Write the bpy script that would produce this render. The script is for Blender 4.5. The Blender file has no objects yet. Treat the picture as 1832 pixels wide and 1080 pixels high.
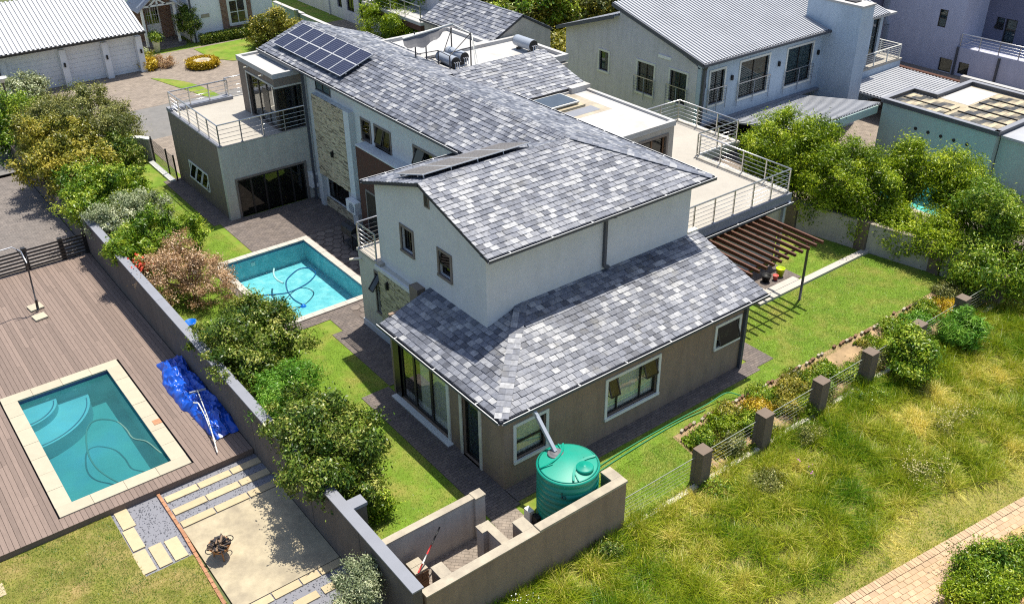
import bpy, math, random
import numpy as np
from mathutils import Matrix, Vector
sc = bpy.context.scene
R = random.Random(7)
NR = np.random.default_rng(11)

# ------------------------------------------------------------------ camera, sky, sun, exposure
cam_d = bpy.data.cameras.new('camera'); cam = bpy.data.objects.new('camera', cam_d)
sc.collection.objects.link(cam); sc.camera = cam
yaw, pitch, roll = [math.radians(a) for a in (-37.2595, -30.9201, -0.6142)]
fw = Vector((-math.sin(yaw) * math.cos(pitch), math.cos(yaw) * math.cos(pitch), math.sin(pitch)))
rt = Vector((math.cos(yaw), math.sin(yaw), 0)); up = rt.cross(fw)
r2 = math.cos(roll) * rt + math.sin(roll) * up; u2 = -math.sin(roll) * rt + math.cos(roll) * up
M = Matrix((r2, u2, -fw)).transposed().to_4x4(); M.translation = (-12.5017, -16.8759, 19.0655)
cam.matrix_world = M
cam_d.sensor_width = 36; cam_d.lens = 1703.5 / 1832 * 36; cam_d.clip_end = 2000
SUNV = Vector((0.29, 0.11, 1.0)).normalized()
el = math.asin(SUNV.z); az = math.atan2(SUNV.x, SUNV.y)
w = bpy.data.worlds.new('World'); sc.world = w; w.use_nodes = True
nt = w.node_tree; bg = nt.nodes['Background']
sk = nt.nodes.new('ShaderNodeTexSky'); sk.sky_type = 'NISHITA'; sk.sun_disc = False
sk.sun_elevation = el; sk.sun_rotation = az; sk.air_density = 1.0; sk.dust_density = 1.5
nt.links.new(sk.outputs[0], bg.inputs[0]); bg.inputs[1].default_value = 0.115
sun_d = bpy.data.lights.new('sun', 'SUN'); sun_d.energy = 4.6; sun_d.angle = math.radians(.53); sun_d.color = (1, .94, .82)
sun = bpy.data.objects.new('sun', sun_d); sc.collection.objects.link(sun)
sun.rotation_euler = (-SUNV).to_track_quat('-Z', 'Y').to_euler(); sun.location = (0, 0, 60)
sc.view_settings.view_transform = 'Standard'; sc.view_settings.look = 'None'
sc.view_settings.exposure = 0.66; sc.view_settings.gamma = 1; sc.view_settings.use_curve_mapping = False
sc.cycles.max_bounces = 8; sc.cycles.transparent_max_bounces = 12; sc.cycles.use_denoising = False; sc.cycles.filter_width = 1.15
sc.cycles.caustics_reflective = False; sc.cycles.caustics_refractive = False

# ------------------------------------------------------------------ materials
def nodes(name):
    m = bpy.data.materials.new(name); m.use_nodes = True
    t = m.node_tree; b = t.nodes['Principled BSDF']
    return m, t, b
def mixc(t, fac, a, b, mode='MIX'):
    n = t.nodes.new('ShaderNodeMix'); n.data_type = 'RGBA'; n.blend_type = mode
    for s, v in ((n.inputs[0], fac), (n.inputs[6], a), (n.inputs[7], b)):
        if hasattr(v, 'is_linked'): t.links.new(v, s)
        else: s.default_value = v if isinstance(v, (int, float)) else (*v[:3], 1)
    return n.outputs[2]
def noise(t, co, scale, detail=4, rough=.6, lo=.3, hi=.7, vec=None):
    n = t.nodes.new('ShaderNodeTexNoise'); n.inputs['Scale'].default_value = scale
    n.inputs['Detail'].default_value = detail; n.inputs['Roughness'].default_value = rough
    if vec:
        mp = t.nodes.new('ShaderNodeMapping'); mp.inputs['Scale'].default_value = vec
        t.links.new(co, mp.inputs['Vector']); co = mp.outputs[0]
    t.links.new(co, n.inputs['Vector'])
    r = t.nodes.new('ShaderNodeMapRange'); r.inputs[1].default_value = lo; r.inputs[2].default_value = hi
    t.links.new(n.outputs[0], r.inputs[0]); return r.outputs[0]
def coord(t):
    return t.nodes.new('ShaderNodeTexCoord').outputs['Object']
def attr(t, name='tone'):
    a = t.nodes.new('ShaderNodeAttribute'); a.attribute_name = name; return a.outputs['Fac']
def bump(t, b, h, strength=.3, dist=.01):
    n = t.nodes.new('ShaderNodeBump'); n.inputs['Strength'].default_value = strength; n.inputs['Distance'].default_value = dist
    t.links.new(h, n.inputs['Height']); t.links.new(n.outputs[0], b.inputs['Normal'])
def mat(name, col, rough=.85, var=.14, scale=5., stain=None, stain_amt=.5, stain_scale=.6, bumps=0, bscale=120, metal=0, spec=.35,
        tone=None, rnd=0, vec=None, smid=(.45, .7), svec=None):
    m, t, b = nodes(name); co = coord(t)
    lo = [c * (1 - var) for c in col]; hi = [min(1, c * (1 + var)) for c in col]
    c = mixc(t, noise(t, co, scale, 6, .65, vec=vec), lo, hi)
    if tone is not None:
        c = mixc(t, attr(t), c, tone)
    if stain is not None:
        s = noise(t, co, stain_scale, 5, .65, *smid, vec=svec)
        ml = t.nodes.new('ShaderNodeMath'); ml.operation = 'MULTIPLY'; ml.inputs[1].default_value = stain_amt
        t.links.new(s, ml.inputs[0]); c = mixc(t, ml.outputs[0], c, stain)
    if rnd:
        oi = t.nodes.new('ShaderNodeObjectInfo'); r = t.nodes.new('ShaderNodeMapRange')
        r.inputs[3].default_value = 1 - rnd; r.inputs[4].default_value = 1 + rnd; t.links.new(oi.outputs['Random'], r.inputs[0])
        c = mixc(t, 1.0, c, r.outputs[0], 'MULTIPLY')
    t.links.new(c, b.inputs['Base Color']); b.inputs['Roughness'].default_value = rough
    b.inputs['Metallic'].default_value = metal; b.inputs['Specular IOR Level'].default_value = spec
    if bumps: bump(t, b, noise(t, co, bscale, 3, .6, 0, 1), bumps, .01)
    return m
def brickmat(name, c1, c2, mortar, bw, bh, ms=.008, rot=0., rough=.9, var=.25, sw='XY', stain=None, stain_amt=.4, freq=2, off=.5):
    m, t, b = nodes(name); co = coord(t)
    mp = t.nodes.new('ShaderNodeMapping')
    mp.inputs['Rotation'].default_value = {'XY': (0, 0, rot), 'XZ': (math.pi / 2, 0, 0), 'YZ': (math.pi / 2, 0, math.pi / 2)}[sw]
    t.links.new(co, mp.inputs[0])
    n = t.nodes.new('ShaderNodeTexBrick'); n.inputs['Scale'].default_value = 1
    n.offset = off; n.offset_frequency = freq
    n.inputs['Brick Width'].default_value = bw; n.inputs['Row Height'].default_value = bh; n.inputs['Mortar Size'].default_value = ms
    n.inputs['Mortar Smooth'].default_value = .3
    n.inputs['Color1'].default_value = (*c1, 1); n.inputs['Color2'].default_value = (*c2, 1); n.inputs['Mortar'].default_value = (*mortar, 1)
    t.links.new(mp.outputs[0], n.inputs['Vector'])
    c = mixc(t, 1., n.outputs['Color'], mixc(t, noise(t, co, 3, 8, .7), [1 - var] * 3, [1 + var] * 3), 'MULTIPLY')
    if stain is not None:
        s = noise(t, co, .5, 6, .65, .45, .75); ml = t.nodes.new('ShaderNodeMath'); ml.operation = 'MULTIPLY'
        ml.inputs[1].default_value = stain_amt; t.links.new(s, ml.inputs[0]); c = mixc(t, ml.outputs[0], c, stain)
    t.links.new(c, b.inputs['Base Color']); b.inputs['Roughness'].default_value = rough; b.inputs['Specular IOR Level'].default_value = .25
    iv = t.nodes.new('ShaderNodeMath'); iv.operation = 'SUBTRACT'; iv.inputs[0].default_value = 1; t.links.new(n.outputs['Fac'], iv.inputs[1])
    bump(t, b, iv.outputs[0], .6, .006)
    return m
def leafmat(name, a, b_, c_=None, trans=.2, rough=.38):
    m, t, b = nodes(name)
    rmp = t.nodes.new('ShaderNodeValToRGB'); e = rmp.color_ramp.elements
    e[0].color = (*a, 1); e[1].color = (*(c_ or b_), 1)
    if c_: n = rmp.color_ramp.elements.new(.6); n.color = (*b_, 1)
    t.links.new(attr(t), rmp.inputs[0])
    b.inputs['Roughness'].default_value = rough; b.inputs['Specular IOR Level'].default_value = .3
    t.links.new(rmp.outputs[0], b.inputs['Base Color'])
    tr = t.nodes.new('ShaderNodeBsdfTranslucent'); t.links.new(mixc(t, 1., rmp.outputs[0], (1.0, 1.0, .45), 'MULTIPLY'), tr.inputs[0])
    mx = t.nodes.new('ShaderNodeMixShader'); mx.inputs[0].default_value = trans
    t.links.new(b.outputs[0], mx.inputs[1]); t.links.new(tr.outputs[0], mx.inputs[2])
    t.links.new(mx.outputs[0], t.nodes['Material Output'].inputs[0]); return m
def glassmat(name, tint, refl_ior=1.6, rough=.02, opac=0.):
    m, t, b = nodes(name); t.nodes.remove(b)
    tr = t.nodes.new('ShaderNodeBsdfTransparent'); tr.inputs[0].default_value = (*tint, 1)
    gl = t.nodes.new('ShaderNodeBsdfGlossy'); gl.inputs['Roughness'].default_value = rough; gl.inputs[0].default_value = (1, 1, 1, 1)
    lw = t.nodes.new('ShaderNodeLayerWeight'); lw.inputs[0].default_value = .5
    pw = t.nodes.new('ShaderNodeMath'); pw.operation = 'POWER'; pw.inputs[1].default_value = 5; t.links.new(lw.outputs['Facing'], pw.inputs[0])
    f0 = ((refl_ior - 1) / (refl_ior + 1)) ** 2
    fr = t.nodes.new('ShaderNodeMath'); fr.operation = 'MULTIPLY_ADD'; fr.inputs[1].default_value = 1 - f0; fr.inputs[2].default_value = f0; t.links.new(pw.outputs[0], fr.inputs[0])
    mx = t.nodes.new('ShaderNodeMixShader'); t.links.new(fr.outputs[0], mx.inputs[0])
    t.links.new(tr.outputs[0], mx.inputs[1]); t.links.new(gl.outputs[0], mx.inputs[2])
    t.links.new(mx.outputs[0], t.nodes['Material Output'].inputs[0]); return m
def watermat(name, tint, rscale=2.2, strength=.25, murk=None, murk_amt=0.):
    m = glassmat(name, tint, 1.33, .01); t = m.node_tree; co = coord(t)
    h = noise(t, co, rscale, 4, .6, 0, 1)
    n = t.nodes.new('ShaderNodeBump'); n.inputs['Strength'].default_value = strength; n.inputs['Distance'].default_value = .06
    t.links.new(h, n.inputs['Height'])
    for k in t.nodes:
        if k.type in ('BSDF_GLOSSY', 'LAYER_WEIGHT'): t.links.new(n.outputs[0], k.inputs['Normal'])
    if murk:
        mx0 = [k for k in t.nodes if k.type == 'MIX_SHADER'][0]
        df = t.nodes.new('ShaderNodeBsdfDiffuse'); df.inputs[0].default_value = (*murk, 1)
        mm = t.nodes.new('ShaderNodeMixShader')
        mr = noise(t, co, .45, 4, .6, .3, .7)
        ml = t.nodes.new('ShaderNodeMath'); ml.operation = 'MULTIPLY_ADD'; ml.inputs[1].default_value = murk_amt * .7; ml.inputs[2].default_value = murk_amt * .6
        t.links.new(mr, ml.inputs[0]); t.links.new(ml.outputs[0], mm.inputs[0])
        tr = [k for k in t.nodes if k.type == 'BSDF_TRANSPARENT'][0]
        t.links.new(tr.outputs[0], mm.inputs[1]); t.links.new(df.outputs[0], mm.inputs[2]); t.links.new(mm.outputs[0], mx0.inputs[1])
    return m

def slatemat():
    m, t, b = nodes('slate'); co = coord(t)
    rmp = t.nodes.new('ShaderNodeValToRGB'); e = rmp.color_ramp.elements
    e[0].position = 0; e[0].color = (.046, .052, .072, 1); e[1].position = 1; e[1].color = (.315, .32, .335, 1)
    for p, c in ((.45, (.122, .133, .168)), (.75, (.21, .218, .245))):
        n = e.new(p); n.color = (*c, 1)
    t.links.new(attr(t), rmp.inputs[0])
    c = mixc(t, 1., rmp.outputs[0], mixc(t, noise(t, co, 9, 7, .7, .3, .75), (.62,) * 3, (1.4,) * 3), 'MULTIPLY')
    c = mixc(t, noise(t, co, 1.1, 6, .7, .55, .85), c, (.17, .165, .15))
    oi = t.nodes.new('ShaderNodeObjectInfo')
    t.links.new(c, b.inputs['Base Color']); b.inputs['Roughness'].default_value = .55; b.inputs['Specular IOR Level'].default_value = .5
    bump(t, b, noise(t, co, 25, 4, .7, 0, 1), .35, .01); return m
MT = {}
def D(k, *a, **kw): MT[k] = mat(k, *a, **kw)
MT['slate'] = slatemat()
D('underlay', (.05, .05, .055))
D('upper_plaster', (.575, .59, .60), .9, .05, 2.5, stain=(.42, .41, .38), stain_amt=.15, stain_scale=1.6, svec=(2.2, 2.2, .35), bumps=.25)
D('greige_plaster', (.50, .485, .43), .9, .06, 2.5, stain=(.25, .23, .2), stain_amt=.25, stain_scale=1.6, svec=(2.2, 2.2, .35), bumps=.25)
D('brown_plaster', (.275, .20, .145), .9, .08, 3, stain=(.10, .08, .065), stain_amt=.3, stain_scale=1.6, svec=(2.2, 2.2, .35), bumps=.35)
D('boundary_plaster', (.115, .098, .088), .92, .12, 1.6, stain=(.07, .06, .055), stain_amt=.45, stain_scale=1.6, svec=(2.2, 2.2, .35), bumps=.4)
D('dark_brown_plaster', (.085, .038, .026), .9, .12, 3, bumps=.3)
D('taupe_plaster', (.20, .16, .13), .9, .06, 3, stain_scale=1.6, svec=(2.2, 2.2, .35), bumps=.3, stain=tuple(.72 * c for c in (.20, .16, .13)), stain_amt=.3)
D('coping_grey', (.20, .21, .24), .7, .06, 2, stain=(.2, .2, .22), stain_amt=.3)
D('coping_sand', (.37, .325, .25), .9, .12, 4, stain=(.2, .17, .14), stain_amt=.6, stain_scale=1.5, bumps=.3)
D('trim_white', (.66, .66, .62), .7, .04)
D('white_paint', (.80, .80, .79), .6, .03)
D('white_wall', (.78, .79, .80), .8, .04, 2, stain=tuple(.72 * c for c in (.78, .79, .80)), stain_amt=.3, stain_scale=1.6, svec=(2.2, 2.2, .35))
D('taupe_trim', (.19, .16, .14), .7, .06)
D('alu_dark', (.022, .020, .019), .4, .1, spec=.5)
D('gutter_dark', (.075, .08, .095), .5, .08)
D('gutter_lip', (.60, .60, .60), .5, .05)
D('steel', (.55, .55, .56), .28, .05, metal=.9)
D('steel_dark', (.09, .085, .085), .5, .1, metal=.3)
D('curtain', (.74, .72, .64), .9, .1, 6, tone=(.45, .44, .40))
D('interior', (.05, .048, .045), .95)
D('white_roofing', (.40, .395, .39), .75, .06, 2, stain=(.33, .28, .23), stain_amt=.6, stain_scale=.7, smid=(.52, .75))
D('terrace_tile', (.34, .315, .275), .7, .05, 3, stain=(.45, .42, .36), stain_amt=.4)
D('concrete', (.38, .325, .225), .9, .16, 3, stain=(.20, .17, .13), stain_amt=.62, stain_scale=1.3, bumps=.3)
D('slab_sand', (.43, .35, .22), .85, .08, 5, rnd=.06, bumps=.2)
D('deck', (.185, .138, .115), .75, .13, 3, vec=(10, 1.0, 10), rnd=.15, bumps=.25, bscale=60)
D('coping_cream', (.39, .35, .265), .8, .05, 4, rnd=.04, bumps=.1)
D('coping_white', (.42, .39, .35), .75, .06, 4, rnd=.04)
D('terracotta', (.36, .18, .10), .9, .2, 6, rnd=.15)
D('gravel', (.10, .105, .125), .95, .1, 40, tone=(.28, .28, .31))
D('asphalt', (.16, .155, .15), .9, .12, 3, stain=(.24, .22, .2), stain_amt=.4, bumps=.3)
D('soil', (.34, .235, .13), .95, .25, 3, stain=(.16, .12, .07), stain_amt=.5, stain_scale=1.2, bumps=.5, bscale=25)
D('terrain', (.10, .12, .05), .95, .3, 1.2, bumps=.4)
D('field', (.20, .185, .04), .95, .5, 9, stain=(.26, .21, .07), stain_amt=.6, stain_scale=.6, bumps=.5, bscale=30)
D('lawn', (.12, .20, .016), .95, .22, 2.2, stain=(.27, .225, .06), stain_amt=.7, stain_scale=.9, bumps=.6, bscale=70)
D('lawn_worn', (.155, .155, .03), .95, .3, 2.5, stain=(.30, .215, .09), stain_amt=.8, stain_scale=1.1, bumps=.5, bscale=50)
D('pool_blue', (.20, .48, .52), .7, .06, 1.5, stain=(.44, .66, .67), stain_amt=.8, stain_scale=2.6)  # pale mottle stands for rippling caustic light, put into the plaster colour
D('pool_teal', (.09, .32, .31), .7, .1, 1.0, stain=(.05, .24, .36), stain_amt=.7, stain_scale=.55)
D('pool_step', (.22, .50, .56), .7, .1, 1.5, stain=(.25, .42, .36), stain_amt=.5, stain_scale=1.5)
D('mosaic_blue', (.05, .09, .20), .4, .35, 18, spec=.5)
D('tarp', (.006, .075, .46), .32, .15, 3, spec=.5, bumps=.4, bscale=14)
D('tank_green', (.0, .255, .18), .46, .08, 2, stain=(.05, .20, .14), stain_amt=.55, spec=.5)
D('tank_lid_grey', (.12, .12, .13), .6, .1)
D('grey_metal', (.30, .33, .38), .35, .06, 4)
D('roof_white', (.40, .41, .43), .45, .05, .8, stain=(.5, .52, .55), stain_amt=.4)
D('roof_grey', (.36, .37, .395), .5, .05, .8, stain=(.25, .26, .28), stain_amt=.4)
D('nb_gable', (.57, .55, .59), .9, .05, 2, stain_scale=1.6, svec=(2.2, 2.2, .35), bumps=.2, stain=tuple(.72 * c for c in (.40, .385, .40)), stain_amt=.3)
D('nb_blue', (.42, .50, .59), .9, .05, 2, stain_scale=1.6, svec=(2.2, 2.2, .35), bumps=.2, stain=tuple(.72 * c for c in (.34, .415, .50)), stain_amt=.3)
D('nb_green', (.36, .47, .44), .9, .05, 1, stain=(.32, .37, .36), stain_amt=.4, stain_scale=1.6, svec=(2.2, 2.2, .35))
D('far_grey', (.46, .47, .58), .9, .05, 1.5, stain=tuple(.72 * c for c in (.46, .47, .58)), stain_amt=.3, stain_scale=1.6, svec=(2.2, 2.2, .35))
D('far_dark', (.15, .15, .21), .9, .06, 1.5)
D('pillar', (.15, .115, .088), .85, .1, 4, bumps=.3)
D('wall_beige', (.40, .37, .33), .9, .08, 2, stain=(.24, .22, .2), stain_amt=.4, stain_scale=1.6, svec=(2.2, 2.2, .35), bumps=.25)
D('plinth', (.62, .58, .50), .85, .1, 3, stain=(.3, .27, .2), stain_amt=.5, stain_scale=2)
D('pergola_wood', (.105, .042, .024), .6, .2, 4, vec=(1, 1, 8))
D('wood_brown', (.16, .09, .05), .8, .2, 5)
D('bark', (.13, .10, .07), .95, .3, 8, bumps=.5, bscale=30)
D('hose_white', (.75, .74, .70), .5, .05)
D('hose_teal', (.10, .20, .17), .5, .05)
D('hose_blue', (.01, .10, .26), .4, .05)
D('hose_green', (.03, .22, .09), .5, .05)
D('plastic_blue', (.0, .13, .55), .35, .05)
D('red_paint', (.45, .03, .03), .5, .05)
D('black', (.012, .012, .013), .5, .1)
D('bbq_black', (.018, .018, .02), .45, .1)
D('ash_metal', (.34, .16, .06), .7, .3, 8)
D('coal', (.03, .027, .03), .8, .4, 12, tone=(.34, .22, .13))
D('lime', (.42, .55, .01), .5, .05)
D('pink', (.6, .12, .10), .6, .05)
D('tin_white', (.72, .72, .72), .45, .04)
D('solar_cell', (.016, .019, .045), .35, .2, 1.2, spec=.2)
D('solar_gap', (.10, .11, .16), .4, .05)
D('solar_frame', (.5, .51, .53), .35, .04)
D('solar_back', (.15, .135, .125), .35, .08, spec=.6)
D('skylight', (.045, .055, .065), .15, .2, 1.5, spec=.6)
D('stone', (.56, .475, .325), .9, .2, 6, tone=(.16, .13, .09))
D('stone2', (.50, .45, .29), .9, .2, 6, tone=(.13, .115, .07))
D('crazy', (.185, .155, .135), .9, .2, 4, tone=(.11, .09, .08))
D('flower_cream', (.52, .46, .24), .9, .1)
D('flower_white', (.75, .76, .72), .9, .05)
D('flower_red', (.60, .06, .03), .8, .1)
D('flower_mauve', (.45, .14, .45), .8, .1)
D('sheen_panel', (.055, .055, .052), .35, .2, 2, tone=(.5, .42, .28), spec=.5)
MT['paving'] = brickmat('paving', (.175, .145, .128), (.125, .106, .10), (.07, .06, .055), .21, .105, .008, stain=(.09, .08, .075))
MT['paving2'] = brickmat('paving2', (.27, .225, .185), (.215, .18, .152), (.13, .11, .09), .21, .105, .008, rot=.78, stain=(.17, .145, .125))
MT['paving_drive'] = brickmat('paving_drive', (.195, .17, .155), (.15, .133, .125), (.085, .075, .07), .22, .11, .008, stain=(.12, .11, .105))
MT['path_sand'] = brickmat('path_sand', (.52, .33, .16), (.45, .28, .135), (.27, .18, .09), .42, .21, .008, stain=(.55, .36, .18))
MT['facebrick'] = brickmat('facebrick', (.24, .12, .075), (.17, .085, .055), (.30, .26, .22), .24, .085, .01, sw='XZ')
MT['glass'] = glassmat('glass', (.90, .92, .90), 1.75)
MT['glass_blue'] = glassmat('glass_blue', (.45, .52, .54), 1.6)
MT['glass_dark'] = glassmat('glass_dark', (.25, .27, .27), 1.6)
MT['water_blue'] = watermat('water_blue', (.66, .88, .90), 5.5, .9)
MT['water_teal'] = watermat('water_teal', (.55, .86, .92), 3.0, .35, (.04, .19, .19), .35)
MT['water_mint'] = watermat('water_mint', (.6, .95, .88), 2.5, .3)
MT['leaf_dark'] = leafmat('leaf_dark', (.03, .075, .008), (.135, .20, .02), (.44, .44, .11))
MT['leaf_olive'] = leafmat('leaf_olive', (.06, .085, .02), (.20, .215, .05), (.42, .40, .13))
MT['leaf_yellow'] = leafmat('leaf_yellow', (0.06, 0.085, 0.010), (0.26, 0.25, 0.025), (0.56, 0.46, 0.085))
MT['leaf_bright'] = leafmat('leaf_bright', (.045, .12, .006), (.19, .30, .016), (.46, .52, .06))
MT['leaf_lime'] = leafmat('leaf_lime', (.05, .10, .004), (.26, .38, .014), (.60, .66, .06), trans=.38)
MT['leaf_silver'] = leafmat('leaf_silver', (0.133, 0.178, 0.090), (0.321, 0.366, 0.205), (0.642, 0.660, 0.446))
MT['leaf_dry'] = leafmat('leaf_dry', (.30, .17, .085), (.52, .34, .20), (.70, .53, .36), trans=.2)
MT['leaf_fern'] = leafmat('leaf_fern', (0.053, 0.178, 0.014), (0.143, 0.321, 0.025), (0.267, 0.446, 0.053))
MT['leaf_gold'] = leafmat('leaf_gold', (.28, .17, .01), (.52, .36, .015), (.65, .50, .05))
MT['grass_blade'] = leafmat('grass_blade', (.085, .21, .006), (.35, .40, .02), (.80, .68, .20), trans=.35)
MT['lawn_blade'] = leafmat('lawn_blade', (.09, .19, .010), (.20, .29, .02), (.36, .33, .06), trans=.3)
MT['worn_blade'] = leafmat('worn_blade', (.07, .16, .010), (.22, .28, .025), (.54, .42, .16), trans=.3)

# ------------------------------------------------------------------ mesh building
COL = sc.collection
WO = {}
def setprops(o, label=None, cat=None, group=None, kind=None, category=None):
    cat = cat or category
    for k, v in (('label', label), ('category', cat), ('group', group), ('kind', kind)):
        if v: o[k] = v
    return o
def thing(name, label, cat, at=(0, 0, 0), group=None):
    o = bpy.data.objects.new(name, None); COL.objects.link(o); o.location = at; o.empty_display_size = .3
    WO[o.name] = Vector(at); return setprops(o, label, cat, group)
def npmesh(name, v, f, mats, mi=None, tone=None, smooth=False):
    """v (n,3) float array, f (m,k) int array of k-gons"""
    me = bpy.data.meshes.new(name); n, k = f.shape
    me.vertices.add(len(v)); me.vertices.foreach_set('co', np.ascontiguousarray(v, np.float32).ravel())
    me.loops.add(n * k); me.loops.foreach_set('vertex_index', np.ascontiguousarray(f, np.int32).ravel())
    me.polygons.add(n); me.polygons.foreach_set('loop_start', np.arange(0, n * k, k, dtype=np.int32))
    me.polygons.foreach_set('loop_total', np.full(n, k, np.int32))
    if mi is not None: me.polygons.foreach_set('material_index', np.asarray(mi, np.int32))
    me.update(calc_edges=True)
    if tone is not None:
        a = me.attributes.new('tone', 'FLOAT', 'FACE'); a.data.foreach_set('value', np.asarray(tone, np.float32))
    for m in mats: me.materials.append(MT[m])
    if smooth: me.polygons.foreach_set('use_smooth', np.ones(n, bool))
    return me
def link(name, me, parent=None, origin=None):
    o = bpy.data.objects.new(name, me); COL.objects.link(o)
    if parent is not None:
        o.parent = parent; WO[o.name] = WO[parent.name]
    else:
        o.location = origin or (0, 0, 0); WO[o.name] = Vector(o.location)
    return o
class MB:
    def __init__(s): s.v = []; s.f = []; s.mi = []; s.t = []; s.sm = []
    def face(s, pts, m=0, t=.5, sm=False):
        i = len(s.v); s.v += [tuple(p) for p in pts]; s.f.append(tuple(range(i, i + len(pts)))); s.mi.append(m); s.t.append(t); s.sm.append(sm)
    def hexa(s, p, m=0, t=.5):   # 8 corners: bottom 4 ccw, top 4
        i = len(s.v); s.v += [tuple(q) for q in p]
        for q in ((3, 2, 1, 0), (4, 5, 6, 7), (0, 1, 5, 4), (1, 2, 6, 5), (2, 3, 7, 6), (3, 0, 4, 7)):
            s.f.append(tuple(i + k for k in q)); s.mi.append(m); s.t.append(t); s.sm.append(False)
    def box(s, x0, y0, z0, x1, y1, z1, m=0, t=.5):
        x0, x1 = min(x0, x1), max(x0, x1); y0, y1 = min(y0, y1), max(y0, y1); z0, z1 = min(z0, z1), max(z0, z1)
        s.hexa([(x0, y0, z0), (x1, y0, z0), (x1, y1, z0), (x0, y1, z0), (x0, y0, z1), (x1, y0, z1), (x1, y1, z1), (x0, y1, z1)], m, t)
    def bar(s, p, q, w, h, m=0, t=.5, upv=(0, 0, 1)):
        p = Vector(p); q = Vector(q); d = (q - p).normalized(); u = Vector(upv)
        if abs(d.dot(u)) > .95: u = Vector((1, 0, 0))
        a = d.cross(u).normalized(); b = a.cross(d)
        c = [-a * w / 2 - b * h / 2, a * w / 2 - b * h / 2, a * w / 2 + b * h / 2, -a * w / 2 + b * h / 2]
        s.hexa([p + k for k in c] + [q + k for k in c], m, t)
    def tube(s, path, r, n=6, m=0, t=.5, closed=False, cap=True):
        P = [Vector(p) for p in path]; rings = []
        for i, p in enumerate(P):
            d = (P[min(i + 1, len(P) - 1)] - P[max(i - 1, 0)]).normalized() if not closed else (P[(i + 1) % len(P)] - P[i - 1]).normalized()
            u = Vector((0, 0, 1)) if abs(d.z) < .9 else Vector((1, 0, 0))
            a = d.cross(u).normalized(); b = a.cross(d); rr = r[i] if isinstance(r, (list, tuple)) else r
            i0 = len(s.v)
            for k in range(n):
                g = 2 * math.pi * k / n; s.v.append(tuple(p + a * math.cos(g) * rr + b * math.sin(g) * rr))
            rings.append(i0)
        L = len(rings)
        for j in range(L if closed else L - 1):
            A, B = rings[j], rings[(j + 1) % L]
            for k in range(n):
                s.f.append((A + k, A + (k + 1) % n, B + (k + 1) % n, B + k)); s.mi.append(m); s.t.append(t); s.sm.append(True)
        if not closed and cap:
            for A, rev in ((rings[0], True), (rings[-1], False)):
                q = tuple(A + k for k in range(n)); s.f.append(q[::-1] if not rev else q); s.mi.append(m); s.t.append(t); s.sm.append(False)
    def lathe(s, prof, c, n=24, m=0, t=.5, sm=True):
        rings = []
        for r, z in prof:
            i0 = len(s.v)
            for k in range(n):
                g = 2 * math.pi * k / n; s.v.append((c[0] + r * math.cos(g), c[1] + r * math.sin(g), c[2] + z))
            rings.append(i0)
        for A, B in zip(rings, rings[1:]):
            for k in range(n):
                s.f.append((A + k, A + (k + 1) % n, B + (k + 1) % n, B + k)); s.mi.append(m); s.t.append(t); s.sm.append(sm)
        for A, rev in ((rings[0], True), (rings[-1], False)):
            q = tuple(A + k for k in range(n)); s.f.append(q[::-1] if rev else q); s.mi.append(m); s.t.append(t); s.sm.append(False)
    def prism(s, poly, z0, z1, m=0, t=.5, mtop=None):
        n = len(poly); ar = sum(poly[i][0] * poly[(i + 1) % n][1] - poly[(i + 1) % n][0] * poly[i][1] for i in range(n))
        if ar < 0: poly = poly[::-1]
        i = len(s.v); s.v += [(p[0], p[1], z0) for p in poly] + [(p[0], p[1], z1) for p in poly]
        def add(q, mm): s.f.append(q); s.mi.append(mm); s.t.append(t); s.sm.append(False)
        add(tuple(i + k for k in range(n))[::-1], m); add(tuple(i + n + k for k in range(n)), m if mtop is None else mtop)
        for k in range(n): add((i + k, i + (k + 1) % n, i + n + (k + 1) % n, i + n + k), m)
    def slab(s, poly, n, th, m=0, t=.5):      # 3d polygon extruded along -n by th
        n = Vector(n).normalized(); k = len(poly); i = len(s.v)
        s.v += [tuple(p) for p in poly] + [tuple(Vector(p) - n * th) for p in poly]
        def add(q): s.f.append(q); s.mi.append(m); s.t.append(t); s.sm.append(False)
        add(tuple(range(i, i + k))); add(tuple(range(i + k, i + 2 * k))[::-1])
        for j in range(k): add((i + (j + 1) % k, i + j, i + k + j, i + k + (j + 1) % k))
    def mesh(s, name, mats, off=(0, 0, 0)):
        me = bpy.data.meshes.new(name); ox, oy, oz = off
        me.from_pydata([(x - ox, y - oy, z - oz) for x, y, z in s.v], [], s.f)
        for m in ([mats] if isinstance(mats, str) else mats): me.materials.append(MT[m])
        me.polygons.foreach_set('material_index', s.mi); me.polygons.foreach_set('use_smooth', s.sm)
        a = me.attributes.new('tone', 'FLOAT', 'FACE'); a.data.foreach_set('value', s.t); me.update(); return me
    def build(s, name, mats, parent=None, origin=None, **kw):
        if parent is None and origin is None:
            a = np.array(s.v); lo, hi = a.min(0), a.max(0); origin = (float((lo[0] + hi[0]) / 2), float((lo[1] + hi[1]) / 2), float(lo[2]))
        off = WO[parent.name] if parent is not None else origin
        o = link(name, s.mesh(name, mats, off), parent, origin); return setprops(o, **kw) if kw else o
def dup(root, loc, label=None, group=None, rotz=None):
    r = root.copy(); COL.objects.link(r); r.location = loc
    if rotz is not None: r.rotation_euler = (0, 0, rotz)
    if label: r['label'] = label
    if group: r['group'] = group
    WO[r.name] = Vector(loc)
    def rec(a, b):
        for ch in a.children:
            c = ch.copy(); COL.objects.link(c); c.parent = b; rec(ch, c)
    rec(root, r); return r
def BX(name, m, parent, *b, **kw):
    q = MB(); q.box(*b); return q.build(name, m, parent, **kw)
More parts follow.
